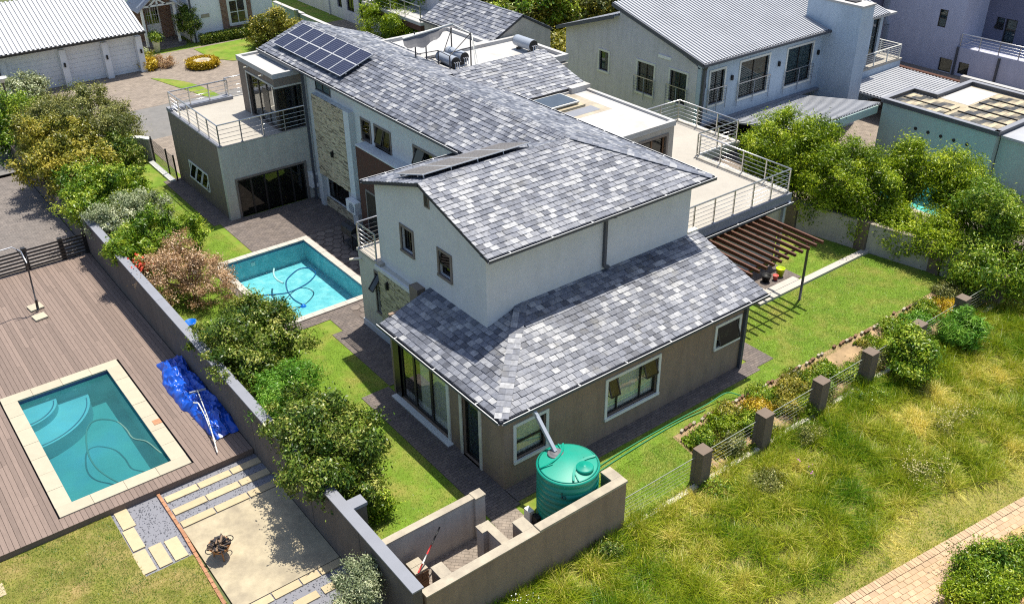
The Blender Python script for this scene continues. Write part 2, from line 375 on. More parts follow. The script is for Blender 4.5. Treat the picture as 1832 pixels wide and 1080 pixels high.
# ------------------------------------------------------------------ setting
G = .10
def cells(rect, holes):
    xs = sorted({rect[0], rect[2], *[h[i] for h in holes for i in (0, 2) if rect[0] < h[i] < rect[2]]})
    ys = sorted({rect[1], rect[3], *[h[i] for h in holes for i in (1, 3) if rect[1] < h[i] < rect[3]]})
    for x0, x1 in zip(xs, xs[1:]):
        for y0, y1 in zip(ys, ys[1:]):
            cx, cy = (x0 + x1) / 2, (y0 + y1) / 2
            if not any(h[0] < cx < h[2] and h[1] < cy < h[3] for h in holes): yield x0, y0, x1, y1
def sheet(name, m, rects, z, holes=(), th=.0, **kw):
    q = MB()
    for r in rects:
        for c in cells(r, holes):
            if th: q.box(c[0], c[1], z - th, c[2], c[3], z)
            else: q.face([(c[0], c[1], z), (c[2], c[1], z), (c[2], c[3], z), (c[0], c[3], z)])
    kw.setdefault('kind', 'structure')
    return q.build(name, m, origin=(0, 0, 0), **kw)
def polysheet(name, m, poly, z, th=.03, **kw):
    q = MB(); q.prism(poly, z - th, z); kw.setdefault('kind', 'structure')
    return q.build(name, m, origin=(0, 0, 0), **kw)
HP = (-1.05, 12.32, 2.72, 18.08)        # house pool water
NP = (-10.15, 7.40, -7.16, 13.62)       # neighbour pool water
RP = (26.2, 1.9, 29.6, 5.6)             # pool behind the trees
HPH = (HP[0] - .1, HP[1] - .1, HP[2] + .1, HP[3] + .1); NPH = (NP[0] - .1, NP[1] - .1, NP[2] + .1, NP[3] + .1)
def fieldz(x, y):
    d = max(0, -3.2 - y)
    return -.26 - min(d, 5.2) * .115 + .05 * math.sin(x * .9 + y * .7) * min(d, 1) - max(0, d - 7.5) * .05
sheet('ground', 'terrain', [(-90, -3.2, 160, 220)], -.28, holes=(HPH, NPH, RP))
q = MB()
xs = [-60 + i * 1.5 for i in range(0, 121)]; ys = [-3.2 - j * .75 for j in range(9)] + [-12, -20, -40, -70]
gv = [[(x, y, fieldz(x, y) if y > -9.3 else -.26 - .6 - (-y - 8.4) * .05) for x in xs] for y in ys]
for j in range(len(ys) - 1):
    for i in range(len(xs) - 1):
        q.face([gv[j + 1][i], gv[j + 1][i + 1], gv[j][i + 1], gv[j][i]], sm=True)
q.build('field', 'field', origin=(0, 0, 0), kind='structure')
sheet('lawn', 'lawn', [(-4.66, -1.3, 21.6, 31), (-4.66, -2.6, 1.9, -1.3)], G, holes=(HPH,), th=.06)
sheet('far_lot', 'lawn', [(-4.66, 31.004, 26, 62), (26, 31.004, 75, 62)], G - .02, holes=(RP,), th=.03)
sheet('far_paving', 'paving2', [(21.6, -2.6, 75, 31)], G - .02, holes=(RP,), th=.03)
# paving of the house lot (strips 2 cm proud of the lawn)
pv = [(-1.05, -.75, 0, 6.5), (.05, 6.5, 1.42, 10.55), (-.02, -.62, 10.6, 0), (.5, 18.45, 5.34, 21.9),
      (-1.5, 11.55, 3.35, 12.06), (-1.55, 11.9, -1.33, 18.4), (.5, 10.55, 1.42, 11.55), (0.2, 21.9, 1.05, 28.2),
      (10.6, -.45, 11.5, .95), (13.6, 2.62, 17.0, 4.1)]
sheet('paving', 'paving', pv, G + .02, th=.05)
sheet('driveway', 'paving2', [(-16, 39.5, 26, 50.0)], G + .004, th=.03)
sheet('road', 'asphalt', [(-40, 34.2, 26, 39.5)], G - .002, th=.03)
sheet('entrance_paving', 'paving2', [(1.2, 28.2, 12, 34.2)], G + .003, th=.03)
sheet('neighbour_driveway', 'paving_drive', [(-40, 23.25, -4.95, 34.2)], -.05, th=.1)
# lens of lawn and front lawn by the white house
arc = [(5.4 + 2.3 * t + .55 * math.sin(math.pi * t), 45.0 - 7.0 * t + 1.0 * math.sin(math.pi * t)) for t in [i / 12 for i in range(13)]]
polysheet('lawn_strip', 'lawn', [(5.5, 44.9), (6.4, 41.2), (7.3, 37.6)] + arc[::-1][1:-1], G + .03, .05)
polysheet('front_lawn', 'lawn', [(10.2, 49.6), (10.3, 46.6), (11.2, 45.2), (13, 44.4), (18, 44.0), (18, 50.0)], G + .03, .05)
# crazy paving: flat stones on the patio
crz = MB(); crz.box(2.96, 11.9, G - .02, 5.34, 18.45, G + .012, t=1); crz.box(1.42, 10.55, G - .02, 5.0, 11.9, G + .012, t=1)
cp = crz.build('patio', 'crazy', origin=(0, 0, 0), kind='structure')
def crazy(x0, y0, x1, y1, s, par, z):
    ny = int((y1 - y0) / (s * .87)); nx = int((x1 - x0) / s)
    for j in range(ny + 1):
        for i in range(nx + 1):
            cx = x0 + (i + .5 * (j % 2)) * s; cy = y0 + j * s * .87
            if not (x0 + .1 < cx < x1 - .1 and y0 + .1 < cy < y1 - .1): continue
            p = []
            for k in range(6):
                a = math.pi / 6 + k * math.pi / 3 + R.uniform(-.12, .12); r = s * .53 * R.uniform(.88, 1.0)
                p.append((min(max(cx + r * math.cos(a), x0), x1), min(max(cy + r * math.sin(a), y0), y1)))
            b = MB(); b.prism(p, z, z + .025, t=R.uniform(0, .7)); b.build('paving_stone', 'crazy', par)
crazy(2.98, 11.95, 5.3, 18.4, .42, cp, G + .01); crazy(1.45, 10.6, 4.9, 11.85, .42, cp, G + .01)
def bankz(y): return G + .015 - max(0, -1.3 - y) / 1.9 * .38
for nm, m, xa, xb in (('lawn_bank', 'lawn', 1.9, 5.6), ('soil_bank', 'soil', 5.6, 21.8)):
    q = MB()
    for i in range(8):
        ya, yb = -3.2 + i * 1.9 / 8, -3.2 + (i + 1) * 1.9 / 8; q.face([(xa, ya, bankz(ya) - .02), (xb, ya, bankz(ya) - .02), (xb, yb, bankz(yb) - .02), (xa, yb, bankz(yb) - .02)])
    q.build(nm, m, origin=(0, 0, 0), kind='structure')
# soil bed along the fence
bed = [(5.5, -1.75), (5.9, -1.35), (6.5, -1.25), (8.8, -1.3), (11.3, -1.38), (14, -1.33), (15.7, -1.45), (17.3, -1.32), (18.4, -1.45), (19.8, -1.62), (20.9, -1.0), (21.4, -.9), (21.4, -3.0), (5.4, -3.0)]
fb = bpy.data.objects['soil_bank']
for i, (a, b) in enumerate(zip(bed[1:10], bed[2:11])):          # edging of half buried bricks and stones
    n = max(2, int(math.dist(a, b) / .17))
    for k in range(n):
        t = (k + .5) / n; x = a[0] + (b[0] - a[0]) * t; y = a[1] + (b[1] - a[1]) * t + R.uniform(-.03, .03)
        if R.random() < .45: continue
        e = MB(); s_ = R.uniform(.05, .08); e.bar((x - s_, y - .02, G + .04), (x + s_, y + R.uniform(-.03, .03), G + .05 + R.uniform(0, .02)), .09, R.uniform(.06, .1))
        e.build('edging_stone', 'coping_sand' if R.random() < .45 else 'wood_brown', fb)
# white kerb steps on the right lawn
kb = MB(); kb.box(13.9, 2.15, G - .05, 21.3, 2.45, G + .10); kb.box(14.9, 2.45, G - .05, 16.6, 2.75, G + .12); kb.box(13.6, 2.452, G - .05, 14.896, 2.95, G + .13)
kb.build('garden_kerb', 'coping_white', label='pale concrete kerb with low steps crossing the right lawn', category='kerb')
# sand coloured path in the corner
dpx = math.atan2(-.95, 7.2)
pa = MB(); PA, PB = Vector((3.2, -7.9, 0)), Vector((22, -10.25, 0)); pd = (PB - PA).normalized(); pn = Vector((pd.y, -pd.x, 0))
def ppt(s, o, z): v = PA + pd * s + pn * o; return (v.x, v.y, z)
PZ = -.74
pa.hexa([ppt(-3, .3, PZ - .3), ppt(-3, 3.4, PZ - .3), ppt(18, 3.4, PZ - .3), ppt(18, .3, PZ - .3), ppt(-3, .3, PZ - .004), ppt(-3, 3.4, PZ - .004), ppt(18, 3.4, PZ - .004), ppt(18, .3, PZ - .004)])
path = pa.build('path', 'path_sand', origin=(0, 0, 0), kind='structure')
D('wire', (.22, .24, .20), .5)
D('sand_paver', (.43, .305, .195), .9, .12, 5, rnd=.13, stain=(.36, .25, .13), stain_amt=.4, bumps=.2)
vm = {}
def paver(s0, s1, o0, o1, nm='brick'):
    key = (round(s1 - s0, 3), round(o1 - o0, 3))
    b = MB(); g = .006; j = R.uniform(0, .012)
    b.hexa([ppt(s0 + g, o0 + g, PZ - .02), ppt(s0 + g, o1 - g, PZ - .02), ppt(s1 - g, o1 - g, PZ - .02), ppt(s1 - g, o0 + g, PZ - .02),
            ppt(s0 + g, o0 + g, PZ + j), ppt(s0 + g, o1 - g, PZ + j), ppt(s1 - g, o1 - g, PZ + j), ppt(s1 - g, o0 + g, PZ + j)])
    b.build(nm, 'sand_paver', path)
s = -.3
while s < 11: paver(s, s + .118, .0, .24, 'border_brick'); s += .118
for r_ in range(7):
    s = -.3 + (.13 if r_ % 2 else 0)
    while s < (11.2 if r_ < 3 else 6.9): paver(s, s + .26, .245 + r_ * .165, .245 + r_ * .165 + .165); s += .26

# ------------------------------------------------------------------ boundary wall left (between the two gardens)
BW = thing('boundary_wall', 'long dark plastered boundary wall with flat grey coping between the two pools', 'wall', (-4.8, 12, -.25))
BX('wall', 'boundary_plaster', BW, -4.93, -2.95, -.4, -4.67, 22.9, 1.76); BX('low_wall', 'boundary_plaster', BW, -4.92, 22.902, -.4, -4.68, 36, .95)
q = MB(); y = -3.0
while y < 22.9: q.box(-4.96, y + .004, 1.762, -4.64, min(y + 4.25, 22.93) - .004, 1.81); y += 4.25
q.build('coping', 'coping_grey', BW)
for yy in (.55, 11.1, 21.5):
    BX('pier', 'boundary_plaster', BW, -4.668, yy - .17, -.3, -4.25, yy + .17, 1.70)
    BX('pier_cap', 'coping_grey', BW, -4.638, yy - .19, 1.702, -4.22, yy + .19, 1.80)
for yy in (-.4, 2.4, 6.2): BX('wall_joint', 'underlay', BW, -4.936, yy, -.3, -4.93, yy + .012, 1.7)

# ------------------------------------------------------------------ retaining / screen walls by the tank
SW = thing('screen_wall', 'long brown screen wall with sandy top in front of the green tank', 'wall', (-1.2, -2.9, -.4))
BX('wall', 'brown_plaster', SW, -4.60, -3.02, -.9, 1.90, -2.80, 1.46)
BX('coping', 'coping_sand', SW, -4.62, -3.05, 1.462, -1.15, -2.78, 1.50); BX('coping', 'coping_sand', SW, -1.146, -3.05, 1.462, 1.92, -2.78, 1.54)
for x0, x1, t in ((-4.02, -3.72, 1.50), (-1.50, -1.16, 1.502), (1.58, 1.918, 1.542)):
    BX('pier', 'brown_plaster', SW, x0, -2.798, -.4, x1, -2.34, 1.46); BX('pier_cap', 'coping_sand', SW, x0 - .01, -2.778, 1.462, x1 + .01, -2.32, t)
SH = thing('screen_wall', 'short brown screen wall jutting in between tank and paved yard', 'wall', (-1.9, -2.3, -.3))
BX('wall', 'wall_beige', SH, -2.04, -2.798, -.4, -1.86, -1.72, 1.26); BX('coping', 'coping_sand', SH, -2.07, -2.778, 1.262, -1.83, -1.70, 1.30)
BX('pier', 'wall_beige', SH, -2.2, -1.998, -.4, -2.042, -1.70, 1.26); BX('pier_cap', 'coping_sand', SH, -2.23, -2.0, 1.262, -2.072, -1.69, 1.30)
IW = thing('screen_wall', 'beige screen wall between the lawn and the narrow paved yard', 'wall', (-3, -.95, -.3))
BX('wall', 'wall_beige', IW, -4.63, -1.02, -.4, -1.50, -.85, 1.52); BX('coping', 'coping_sand', IW, -4.635, -1.045, 1.522, -1.80, -.825, 1.56)
BX('pier', 'wall_beige', IW, -1.80, -1.10, -.4, -1.48, -1.022, 1.52); BX('pier_cap', 'coping_sand', IW, -1.798, -1.12, 1.522, -1.46, -.81, 1.58)
sheet('yard_paving', 'paving2', [(-4.6, -2.8, -1.1, -1.02), (-1.1, -2.8, -.2, -.75)], -.02 + G + .03, th=.05)
# lawn in front edge against the field: retaining face
BX('lawn_edge', 'soil', None, -4.6, -2.78, -.5, 1.9, -2.6, G - .02, kind='structure')

# ------------------------------------------------------------------ right fence: pillars, plinth, wires
FZ = -.30
px_ = [4.80, 7.58, 10.36, 13.03, 15.9, 18.75, 21.5]
FN = thing('wire_fence', 'thin wire strands and pale plinth between the brown pillars', 'fence', (12, -2.95, FZ))
for a, b in zip([1.95] + [x + .5 for x in px_[:-1]], px_):
    BX('plinth', 'plinth', FN, a + .01, -3.2, FZ - .4, b - .01, -3.02, FZ + .14)
    for k in range(6):
        z = FZ + .35 + k * .145; t = MB(); t.bar((a - .05, -2.93, z), (b + .05, -2.93, z), .006 if k < 5 else .02, .006 if k < 5 else .02); t.build('wire', 'wire', FN)
pil0 = thing('fence_pillar', '', 'pillar', (0, 0, 0), 'brown pillars along the wire fence')
q = MB(); q.box(-.02, -.28, -.5, .38, -.02, 1.32); q.build('shaft', 'pillar', pil0)
q = MB(); q.box(-.03, -.06 + .042, 0, .39, .12, 1.30); q.build('shaft', 'pillar', pil0)
q = MB(); q.box(-.035, -.285, 1.322, .395, .125, 1.36); q.build('cap', 'pillar', pil0)
pl = ['brown fence pillar nearest the green tank at the end of the lawn', 'second brown fence pillar from the tank, beside the leafy vegetable patch', 'third brown fence pillar from the tank, beside orange and yellow plants',
      'fourth brown fence pillar from the tank, left of the round dark shrub', 'fifth brown fence pillar from the tank, rising behind the round dark shrub', 'sixth brown fence pillar from the tank, beside golden plants', 'last brown fence pillar, half hidden in the corner foliage']
for i, x in enumerate(px_):
    if i == 0: pil0.location = (x, -2.95, FZ); pil0['label'] = pl[0]
    else: dup(pil0, (x, -2.95, FZ), pl[i])
# right garden wall with brown piers
RW = thing('garden_wall', 'beige garden wall with brown piers behind the right lawn', 'wall', (21, 2, 0))
def rw(y): return 20.30 + (5.6 - y) * .185 if y > 2.3 else 20.91 + (2.3 - y) * .2
ysq = [8.4, 5.75, 2.6, -.45, -2.4]
for a, b in zip(ysq, ysq[1:]):
    q = MB(); q.bar((rw(a - .26), a - .26, G + .64), (rw(b + .26), b + .26, G + .64), .18, 1.28); q.build('wall_panel', 'wall_beige', RW)
    q = MB(); q.bar((rw(a - .26), a - .26, G + 1.30), (rw(b + .26), b + .26, G + 1.30), .24, .05); q.build('coping', 'coping_sand', RW)
for y in ysq: BX('pier', 'pillar', RW, rw(y) - .14, y - .26, -.2, rw(y) + .18, y + .26, G + 1.35)

# ------------------------------------------------------------------ pools
def basin(name, m, r, zt, depth, wl, par, band=None, bandh=.16):
    x0, y0, x1, y1 = r; q = MB(); b = zt - depth
    q.face([(x0, y0, b), (x1, y0, b), (x1, y1, b), (x0, y1, b)])
    bz = wl - .06 if band else zt
    def walls(za, zb, mi):
        for a, c in (((x0, y0), (x0, y1)), ((x0, y1), (x1, y1)), ((x1, y1), (x1, y0)), ((x1, y0), (x0, y0))):
            q.face([(a[0], a[1], za), (c[0], c[1], za), (c[0], c[1], zb), (a[0], a[1], zb)], mi)
    walls(b, bz, 0)
    if band: walls(bz, zt, 1)
    return q.build(name, [m, band or m], par)
def water(r, z, m, par):
    x0, y0, x1, y1 = r; q = MB(); q.face([(x0, y0, z), (x1, y0, z), (x1, y1, z), (x0, y1, z)]); return q.build('water', m, par)
def copings(r, wd, z, par, m, step, th=.06, ov=.02):
    x0, y0, x1, y1 = r; g = .005
    def run(a0, a1, mk):
        n = max(1, round((a1 - a0) / step)); d = (a1 - a0) / n
        for i in range(n): mk(a0 + i * d + g, a0 + (i + 1) * d - g)
    def pc(*b): BX('coping_slab', m, par, *b)
    run(x0 - wd, x1 + wd, lambda a, b: pc(a, y0 - wd, z - th, b, y0 + ov, z + R.uniform(-.003, .003)))
    run(x0 - wd, x1 + wd, lambda a, b: pc(a, y1 - ov, z - th, b, y1 + wd, z + R.uniform(-.003, .003)))
    run(y0 + ov, y1 - ov, lambda a, b: pc(x0 - wd, a, z - th, x0 + ov, b, z + R.uniform(-.003, .003)))
    run(y0 + ov, y1 - ov, lambda a, b: pc(x1 - ov, a, z - th, x1 + wd, b, z + R.uniform(-.003, .003)))
P1 = thing('swimming_pool', 'bright turquoise swimming pool with white coping beside the slate house', 'pool', (.8, 15.2, G))
basin('basin', 'pool_blue', HP, G + .05, .98, G - .02, P1, 'mosaic_blue'); water(HP, G - .03, 'water_blue', P1); copings(HP, .27, G + .07, P1, 'coping_white', .5)
q = MB(); q.lathe([(.13, 0), (.13, .012), (.0, .012)], (-1.17, 13.7, G + .07), 14); q.build('skimmer_lid', 'terracotta', P1)
BX('pool_light', 'trim_white', P1, .2, HP[3] - .03, -.3, .38, HP[3] - .002, -.14)
P2 = thing('swimming_pool', 'murky teal swimming pool with cream coping set in the timber deck', 'pool', (-8.6, 10.5, 0))
basin('basin', 'pool_teal', NP, .0, 1.15, -.12, P2, 'mosaic_blue'); water(NP, -.13, 'water_teal', P2); copings(NP, .44, .035, P2, 'coping_cream', .9)
for rr, zz in ((2.15, -.62), (1.15, -.36)):       # quarter round steps in the far left corner
    q = MB(); arcp = [(NP[0] + .002, NP[3] - .002)] + [(NP[0] + .002 + rr * math.sin(a) , NP[3] - .002 - rr * math.cos(a)) for a in [i * math.pi / 32 for i in range(17)]]
    q.prism(arcp, -1.148, zz); st = q.build('step', 'pool_step', P2)
    q = MB(); q.tube([(NP[0] + .002 + (rr - .1) * math.sin(a), NP[3] - .002 - (rr - .1) * math.cos(a), zz + .012) for a in [(.6 + i * .87) * math.pi / 32 for i in range(17)]], .018, 5); q.build('step_edge', 'mosaic_blue', st)
q = MB(); q.box(-6.97, 9.45, .036, -6.72, 9.72, .046); q.build('skimmer_lid', 'terracotta', P2)
for lx in (-9.3, -8.4):
    q = MB(); q.box(lx, NP[3] - .02, -.34, lx + .1, NP[3] - .002, -.26); q.build('inlet', 'trim_white', P2)
P3 = thing('swimming_pool', 'mint green swimming pool glimpsed through the trees on the right', 'pool', (28, 3.7, 0))
basin('basin', 'pool_blue', RP, G - .02, 1.2, -.1, P3); water(RP, -.1, 'water_mint', P3); copings(RP, .35, G + .02, P3, 'coping_cream', .9)
def hose(name, label, pts, r, m, cat='hose', sub=5):
    P = []
    for i in range(len(pts) - 1):
        p0, p1, p2, p3 = [Vector(pts[max(0, min(len(pts) - 1, i + k))]) for k in (-1, 0, 1, 2)]
        for k in range(sub):
            t = k / sub; P.append(.5 * ((2 * p1) + (p2 - p0) * t + (2 * p0 - 5 * p1 + 4 * p2 - p3) * t * t + (3 * p1 - p0 - 3 * p2 + p3) * t ** 3))
    P.append(Vector(pts[-1])); q = MB(); q.tube(P, r, 6); return q.build(name, m, label=label, category=cat)
hose('pool_hose', 'blue pool cleaner hose looped in the turquoise pool', [(-1.0, 14.95, -.03), (-.57, 14.94, 0), (.1, 14.6, 0), (.7, 14.62, 0), (1.34, 14.85, 0), (1.85, 15.34, 0), (1.80, 15.9, 0), (1.45, 16.05, 0), (.93, 15.77, 0), (.55, 15.4, 0), (.4, 15.0, -.2), (.5, 14.75, -.5), (.75, 14.6, -.75)], .028, 'hose_blue')
hose('pool_hose', 'white hose length floating curved in the turquoise pool', [(.66, 16.75, -.01), (.5, 16.45, -.0), (.38, 16.1, 0), (.35, 15.75, 0), (.42, 15.4, -.01)], .04, 'hose_white')
hose('pool_hose', 'pale looping suction hose in the murky teal pool', [(-7.18, 8.0, -.2), (-7.29, 8.35, -.13), (-7.42, 9.0, -.12), (-7.7, 9.45, -.13), (-7.72, 10.1, -.14), (-7.85, 10.75, -.16), (-8.25, 11.25, -.22), (-8.62, 11.2, -.3), (-8.88, 10.6, -.42), (-9.0, 10.0, -.55), (-8.95, 9.5, -.75), (-8.75, 9.1, -.95), (-8.55, 8.75, -1.05)], .028, 'hose_teal')
q = MB(); q.lathe([(.16, 0), (.17, .06), (.09, .12), (.05, .22), (0, .22)], (-8.5, 8.65, -1.14), 14); q.build('pool_cleaner', 'hose_teal', label='round pool cleaner head on the floor of the teal pool', category='pool cleaner')
q = MB(); q.lathe([(.15, 0), (.18, .05), (.12, .12), (.05, .2), (0, .2)], (.78, 14.55, -.94), 14); q.build('pool_cleaner', 'plastic_blue', label='blue pool cleaner head on the floor of the turquoise pool', category='pool cleaner')

# ------------------------------------------------------------------ left lot: deck, gravel, slabs, concrete
dk = MB(); dk.box(-20, 6.475, -.27, -4.95, 6.50, -.03); 
deck = dk.build('deck', 'deck', origin=(0, 0, 0), kind='structure')
NPC = (NP[0] - .44, NP[1] - .44, NP[2] + .44, NP[3] + .44)
bwid = .142; x = -4.955; k = 0
while x > -16.2:
    xa, xb = x - bwid + .009, x; segs = [(6.46, 23.05)]
    if xb > NPC[0] and xa < NPC[2]: segs = [(6.46, NPC[1] - .005), (NPC[3] + .005, 23.05)]
    for a, b in segs:
        cuts = [a]; y = a + R.uniform(1.2, 5.5)
        while y < b - .8: cuts.append(y); y += R.uniform(3.6, 5.6)
        cuts.append(b)
        if x < -12.9: cuts = [a, b]
        for c0, c1 in zip(cuts, cuts[1:]):
            if xb > NPC[0] > xa and segs[0][1] < 22: pass
            BX('deck_board', 'deck', deck, xa, c0 + .003, -.028 + R.uniform(-.002, .002), xb, c1 - .003, R.uniform(-.003, .002))
    x -= bwid; k += 1
sheet('deck_base', 'underlay', [(-20, 6.52, -4.93, 23.2)], -.10, holes=(NPH,), th=.02)
sheet('back_lawn', 'lawn_worn', [(-40, -3.2, -9.38, 6.5), (-9.38, -3.2, -8.02, 3.5)], -.20, th=.06)
sheet('gravel_bed', 'gravel', [(-9.38, 3.5, -8.02, 6.5), (-8.02, 4.62, -4.93, 6.5), (-8.02, -3.2, -4.93, .95)], -.235, th=.04)
cs = sheet('concrete_slab', 'concrete', [(-7.93, .95, -4.95, 4.62)], -.205, th=.05)
gb = bpy.data.objects['gravel_bed']
def stp(x0, y0, x1, y1): BX('stepping_slab', 'slab_sand', gb, x0, y0, -.25, x1, y1, -.195 + R.uniform(-.006, .006))
for c in ((-9.29, 5.61, -8.93, 6.53), (-9.34, 4.61, -9.01, 5.55), (-9.41, 3.6, -9.05, 4.54), (-8.97, 3.58, -8.62, 4.51), (-8.54, 3.57, -8.18, 4.47)): stp(*c)
for y0 in (5.94, 5.29, 4.66):
    for xa, xb in ((-7.9, -6.93), (-6.89, -5.90), (-5.86, -4.94)): stp(xa, y0, xb, y0 + .28)
for y0 in (.65, .02, -.62):
    for xa, xb in ((-7.9, -7.02), (-6.98, -6.22), (-6.18, -5.67), (-5.63, -4.97)): stp(xa + (.3 if y0 < .5 else 0), y0, xb + (.2 if y0 < .5 else 0), y0 + .26)
gr = MB()
for i in range(5200):
    x, y = R.uniform(-9.36, -4.96), R.uniform(-1.2, 6.45)
    if x < -8.02 and y < 3.5: continue
    if x > -8.0 and .97 < y < 4.6: continue
    s_ = R.uniform(.012, .028); z = -.232; a = R.uniform(0, 6.3); t = R.random() ** 2
    p = [(x + s_ * math.cos(a + j * 2.09), y + s_ * math.sin(a + j * 2.09), z) for j in range(3)]; tp = (x + R.uniform(-.005, .005), y, z + s_)
    for j in range(3): gr.face([p[j], p[(j + 1) % 3], tp], t=t)
gr.build('gravel', 'gravel', origin=(0, 0, 0), kind='stuff', label='loose dark grey gravel between the stepping slabs', category='gravel')
for i in range(34):                     # row of terracotta bricks edging the gravel and slab
    y = 6.45 - i * .225; x = -7.985 - (0 if y > 4.6 else (4.6 - y) * .035)
    if y < -1.2: break
    BX('edging_brick', 'terracotta', cs, x - .05, y - .215, -.26, x + .04, y, -.165 + R.uniform(-.01, .01))
for i, c in enumerate(((-12.75, 5.15, -12.48, 5.65),)):
    BX('stepping_slab', 'slab_sand', bpy.data.objects['back_lawn'], c[0], c[1], -.22, c[2], c[3], -.185)
from mathutils import noise as mnoise
# ------------------------------------------------------------------ house helpers
def fp(ax, pos, u, z, d):              # point on a facade: 'y' faces -Y, 'x' faces -X; d = metres outward
    return (u, pos - d, z) if ax == 'y' else (pos - d, u, z)
def fbox(q, ax, pos, u0, u1, z0, z1, d0, d1, m=0, t=.5):
    a = fp(ax, pos, u0, z0, d0); b = fp(ax, pos, u1, z1, d1); q.box(*a, *b, m, t)
def wall(name, m, par, ax, pos, u0, u1, z0, z1, holes=(), th=.24):
    q = MB(); hs = [(h[0], h[2], h[1], h[3]) for h in holes]
    for a0, b0, a1, b1 in cells((u0, z0, u1, z1), hs):
        for d in (0, -th):
            q.face([fp(ax, pos, u, z, d) for u, z in ((a0, b0), (a1, b0), (a1, b1), (a0, b1))][::1 if d == 0 else -1])
    for a0, b0, a1, b1 in hs + [(u0, z0, u1, z1)]:
        c = [(a0, b0), (a1, b0), (a1, b1), (a0, b1)]
        for i in range(4):
            (ua, za), (ub, zb) = c[i], c[(i + 1) % 4]
            q.face([fp(ax, pos, ua, za, 0), fp(ax, pos, ub, zb, 0), fp(ax, pos, ub, zb, -th), fp(ax, pos, ua, za, -th)])
    return q.build(name, m, par)
def window(par, ax, pos, o, trim=.1, tm='trim_white', proud=.035, fm='alu_dark', mull=(), trans=(), sash=(), curtain=True, glass='glass', name='window', rec=.10, fw=.05, label=None, sill=True, cd=.05):
    u0, u1, z0, z1 = o; q = MB()       # o = clear opening; trim frames it on the wall face
    if trim:
        fbox(q, ax, pos, u0 - trim, u1 + trim, z1, z1 + trim, -.02, proud); fbox(q, ax, pos, u0 - trim, u1 + trim, z0 - trim, z0, -.02, proud + (.03 if sill else 0))
        fbox(q, ax, pos, u0 - trim, u0, z0, z1, -.02, proud); fbox(q, ax, pos, u1, u1 + trim, z0, z1, -.02, proud)
    f = MB()
    fbox(f, ax, pos, u0, u1, z1 - fw, z1, -rec - .05, -rec); fbox(f, ax, pos, u0, u1, z0, z0 + fw, -rec - .05, -rec)
    fbox(f, ax, pos, u0, u0 + fw, z0 + fw, z1 - fw, -rec - .05, -rec); fbox(f, ax, pos, u1 - fw, u1, z0 + fw, z1 - fw, -rec - .05, -rec)
    us = [u0] + [u0 + (u1 - u0) * k for k in mull] + [u1]
    for u in us[1:-1]: fbox(f, ax, pos, u - fw / 2, u + fw / 2, z0 + fw, z1 - fw, -rec - .05, -rec + .004)
    for a, b, z in [(us[i], us[i + 1], z0 + (z1 - z0) * k) for i, k in trans]: fbox(f, ax, pos, a + fw / 2, b - fw / 2, z - fw / 2, z + fw / 2, -rec - .05, -rec + .002)
    if trim: W = q.build(name, tm, par); F = f.build('frame', fm, W)
    else: W = f.build(name, fm, par); F = W
    if label: W['label'] = label
    for a, b in zip(us, us[1:]):
        g = MB(); fbox(g, ax, pos, a + fw / 2 - .01, b - fw / 2 + .01, z0 + fw - .01, z1 - fw + .01, -rec - .032, -rec - .022); g.build('pane', glass, W)
    for a, b, za, zb, ang in sash:     # awning sash, hinged on top
        g = MB(); L = zb - za; so = math.sin(math.radians(ang)) * L; co = math.cos(math.radians(ang)) * L
        T0, T1 = fp(ax, pos, a, zb, -rec + .02), fp(ax, pos, b, zb, -rec + .02); B0, B1 = fp(ax, pos, a, zb - co, -rec + .02 + so), fp(ax, pos, b, zb - co, -rec + .02 + so)
        for p_, r_ in ((T0, T1), (B0, B1), (T0, B0), (T1, B1)): g.bar(p_, r_, .045, .035)
        g.slab([T0, T1, B1, B0], (Vector(T1) - Vector(T0)).cross(Vector(B0) - Vector(T0)), .008, m=1)
        g.bar(B0, fp(ax, pos, a, zb - co, -rec), .015, .015)
        g.build('sash', [fm, 'glass_dark'], W)
    if curtain:
        c = MB(); n = max(6, int((u1 - u0) / .05)); segs = [(u0 + .01, u1 - .01)] if curtain is True else [(u0 + (u1 - u0) * a, u0 + (u1 - u0) * b) for a, b in curtain]
        for a, b in segs:
            n = max(6, int((b - a) / .045)); P = [(a + (b - a) * i / n, -rec - cd - .03 + .012 * math.sin(i * 1.55) + R.uniform(-.006, .006)) for i in range(n + 1)]
            for (ua, da), (ub, db) in zip(P, P[1:]):
                c.face([fp(ax, pos, ua, z0 + .02, da), fp(ax, pos, ub, z0 + .02, db), fp(ax, pos, ub, z1 - .02, db), fp(ax, pos, ua, z1 - .02, da)], t=R.uniform(0, .35), sm=False)
        c.build('curtain', 'curtain', W)
    return W
def clip_poly(poly, clipper):
    out = poly
    for (ax_, ay), (bx, by) in zip(clipper, clipper[1:] + clipper[:1]):
        if not out: return []
        inp, out = out, []
        for i, P in enumerate(inp):
            Q = inp[i - 1]; sp = (bx - ax_) * (P[1] - ay) - (by - ay) * (P[0] - ax_); sq = (bx - ax_) * (Q[1] - ay) - (by - ay) * (Q[0] - ax_)
            if (sp >= 0) != (sq >= 0):
                t = sq / (sq - sp); out.append((Q[0] + (P[0] - Q[0]) * t, Q[1] + (P[1] - Q[1]) * t))
            if sp >= 0: out.append(P)
    return out
CAMP = Vector((-12.5, -16.9, 19.07))
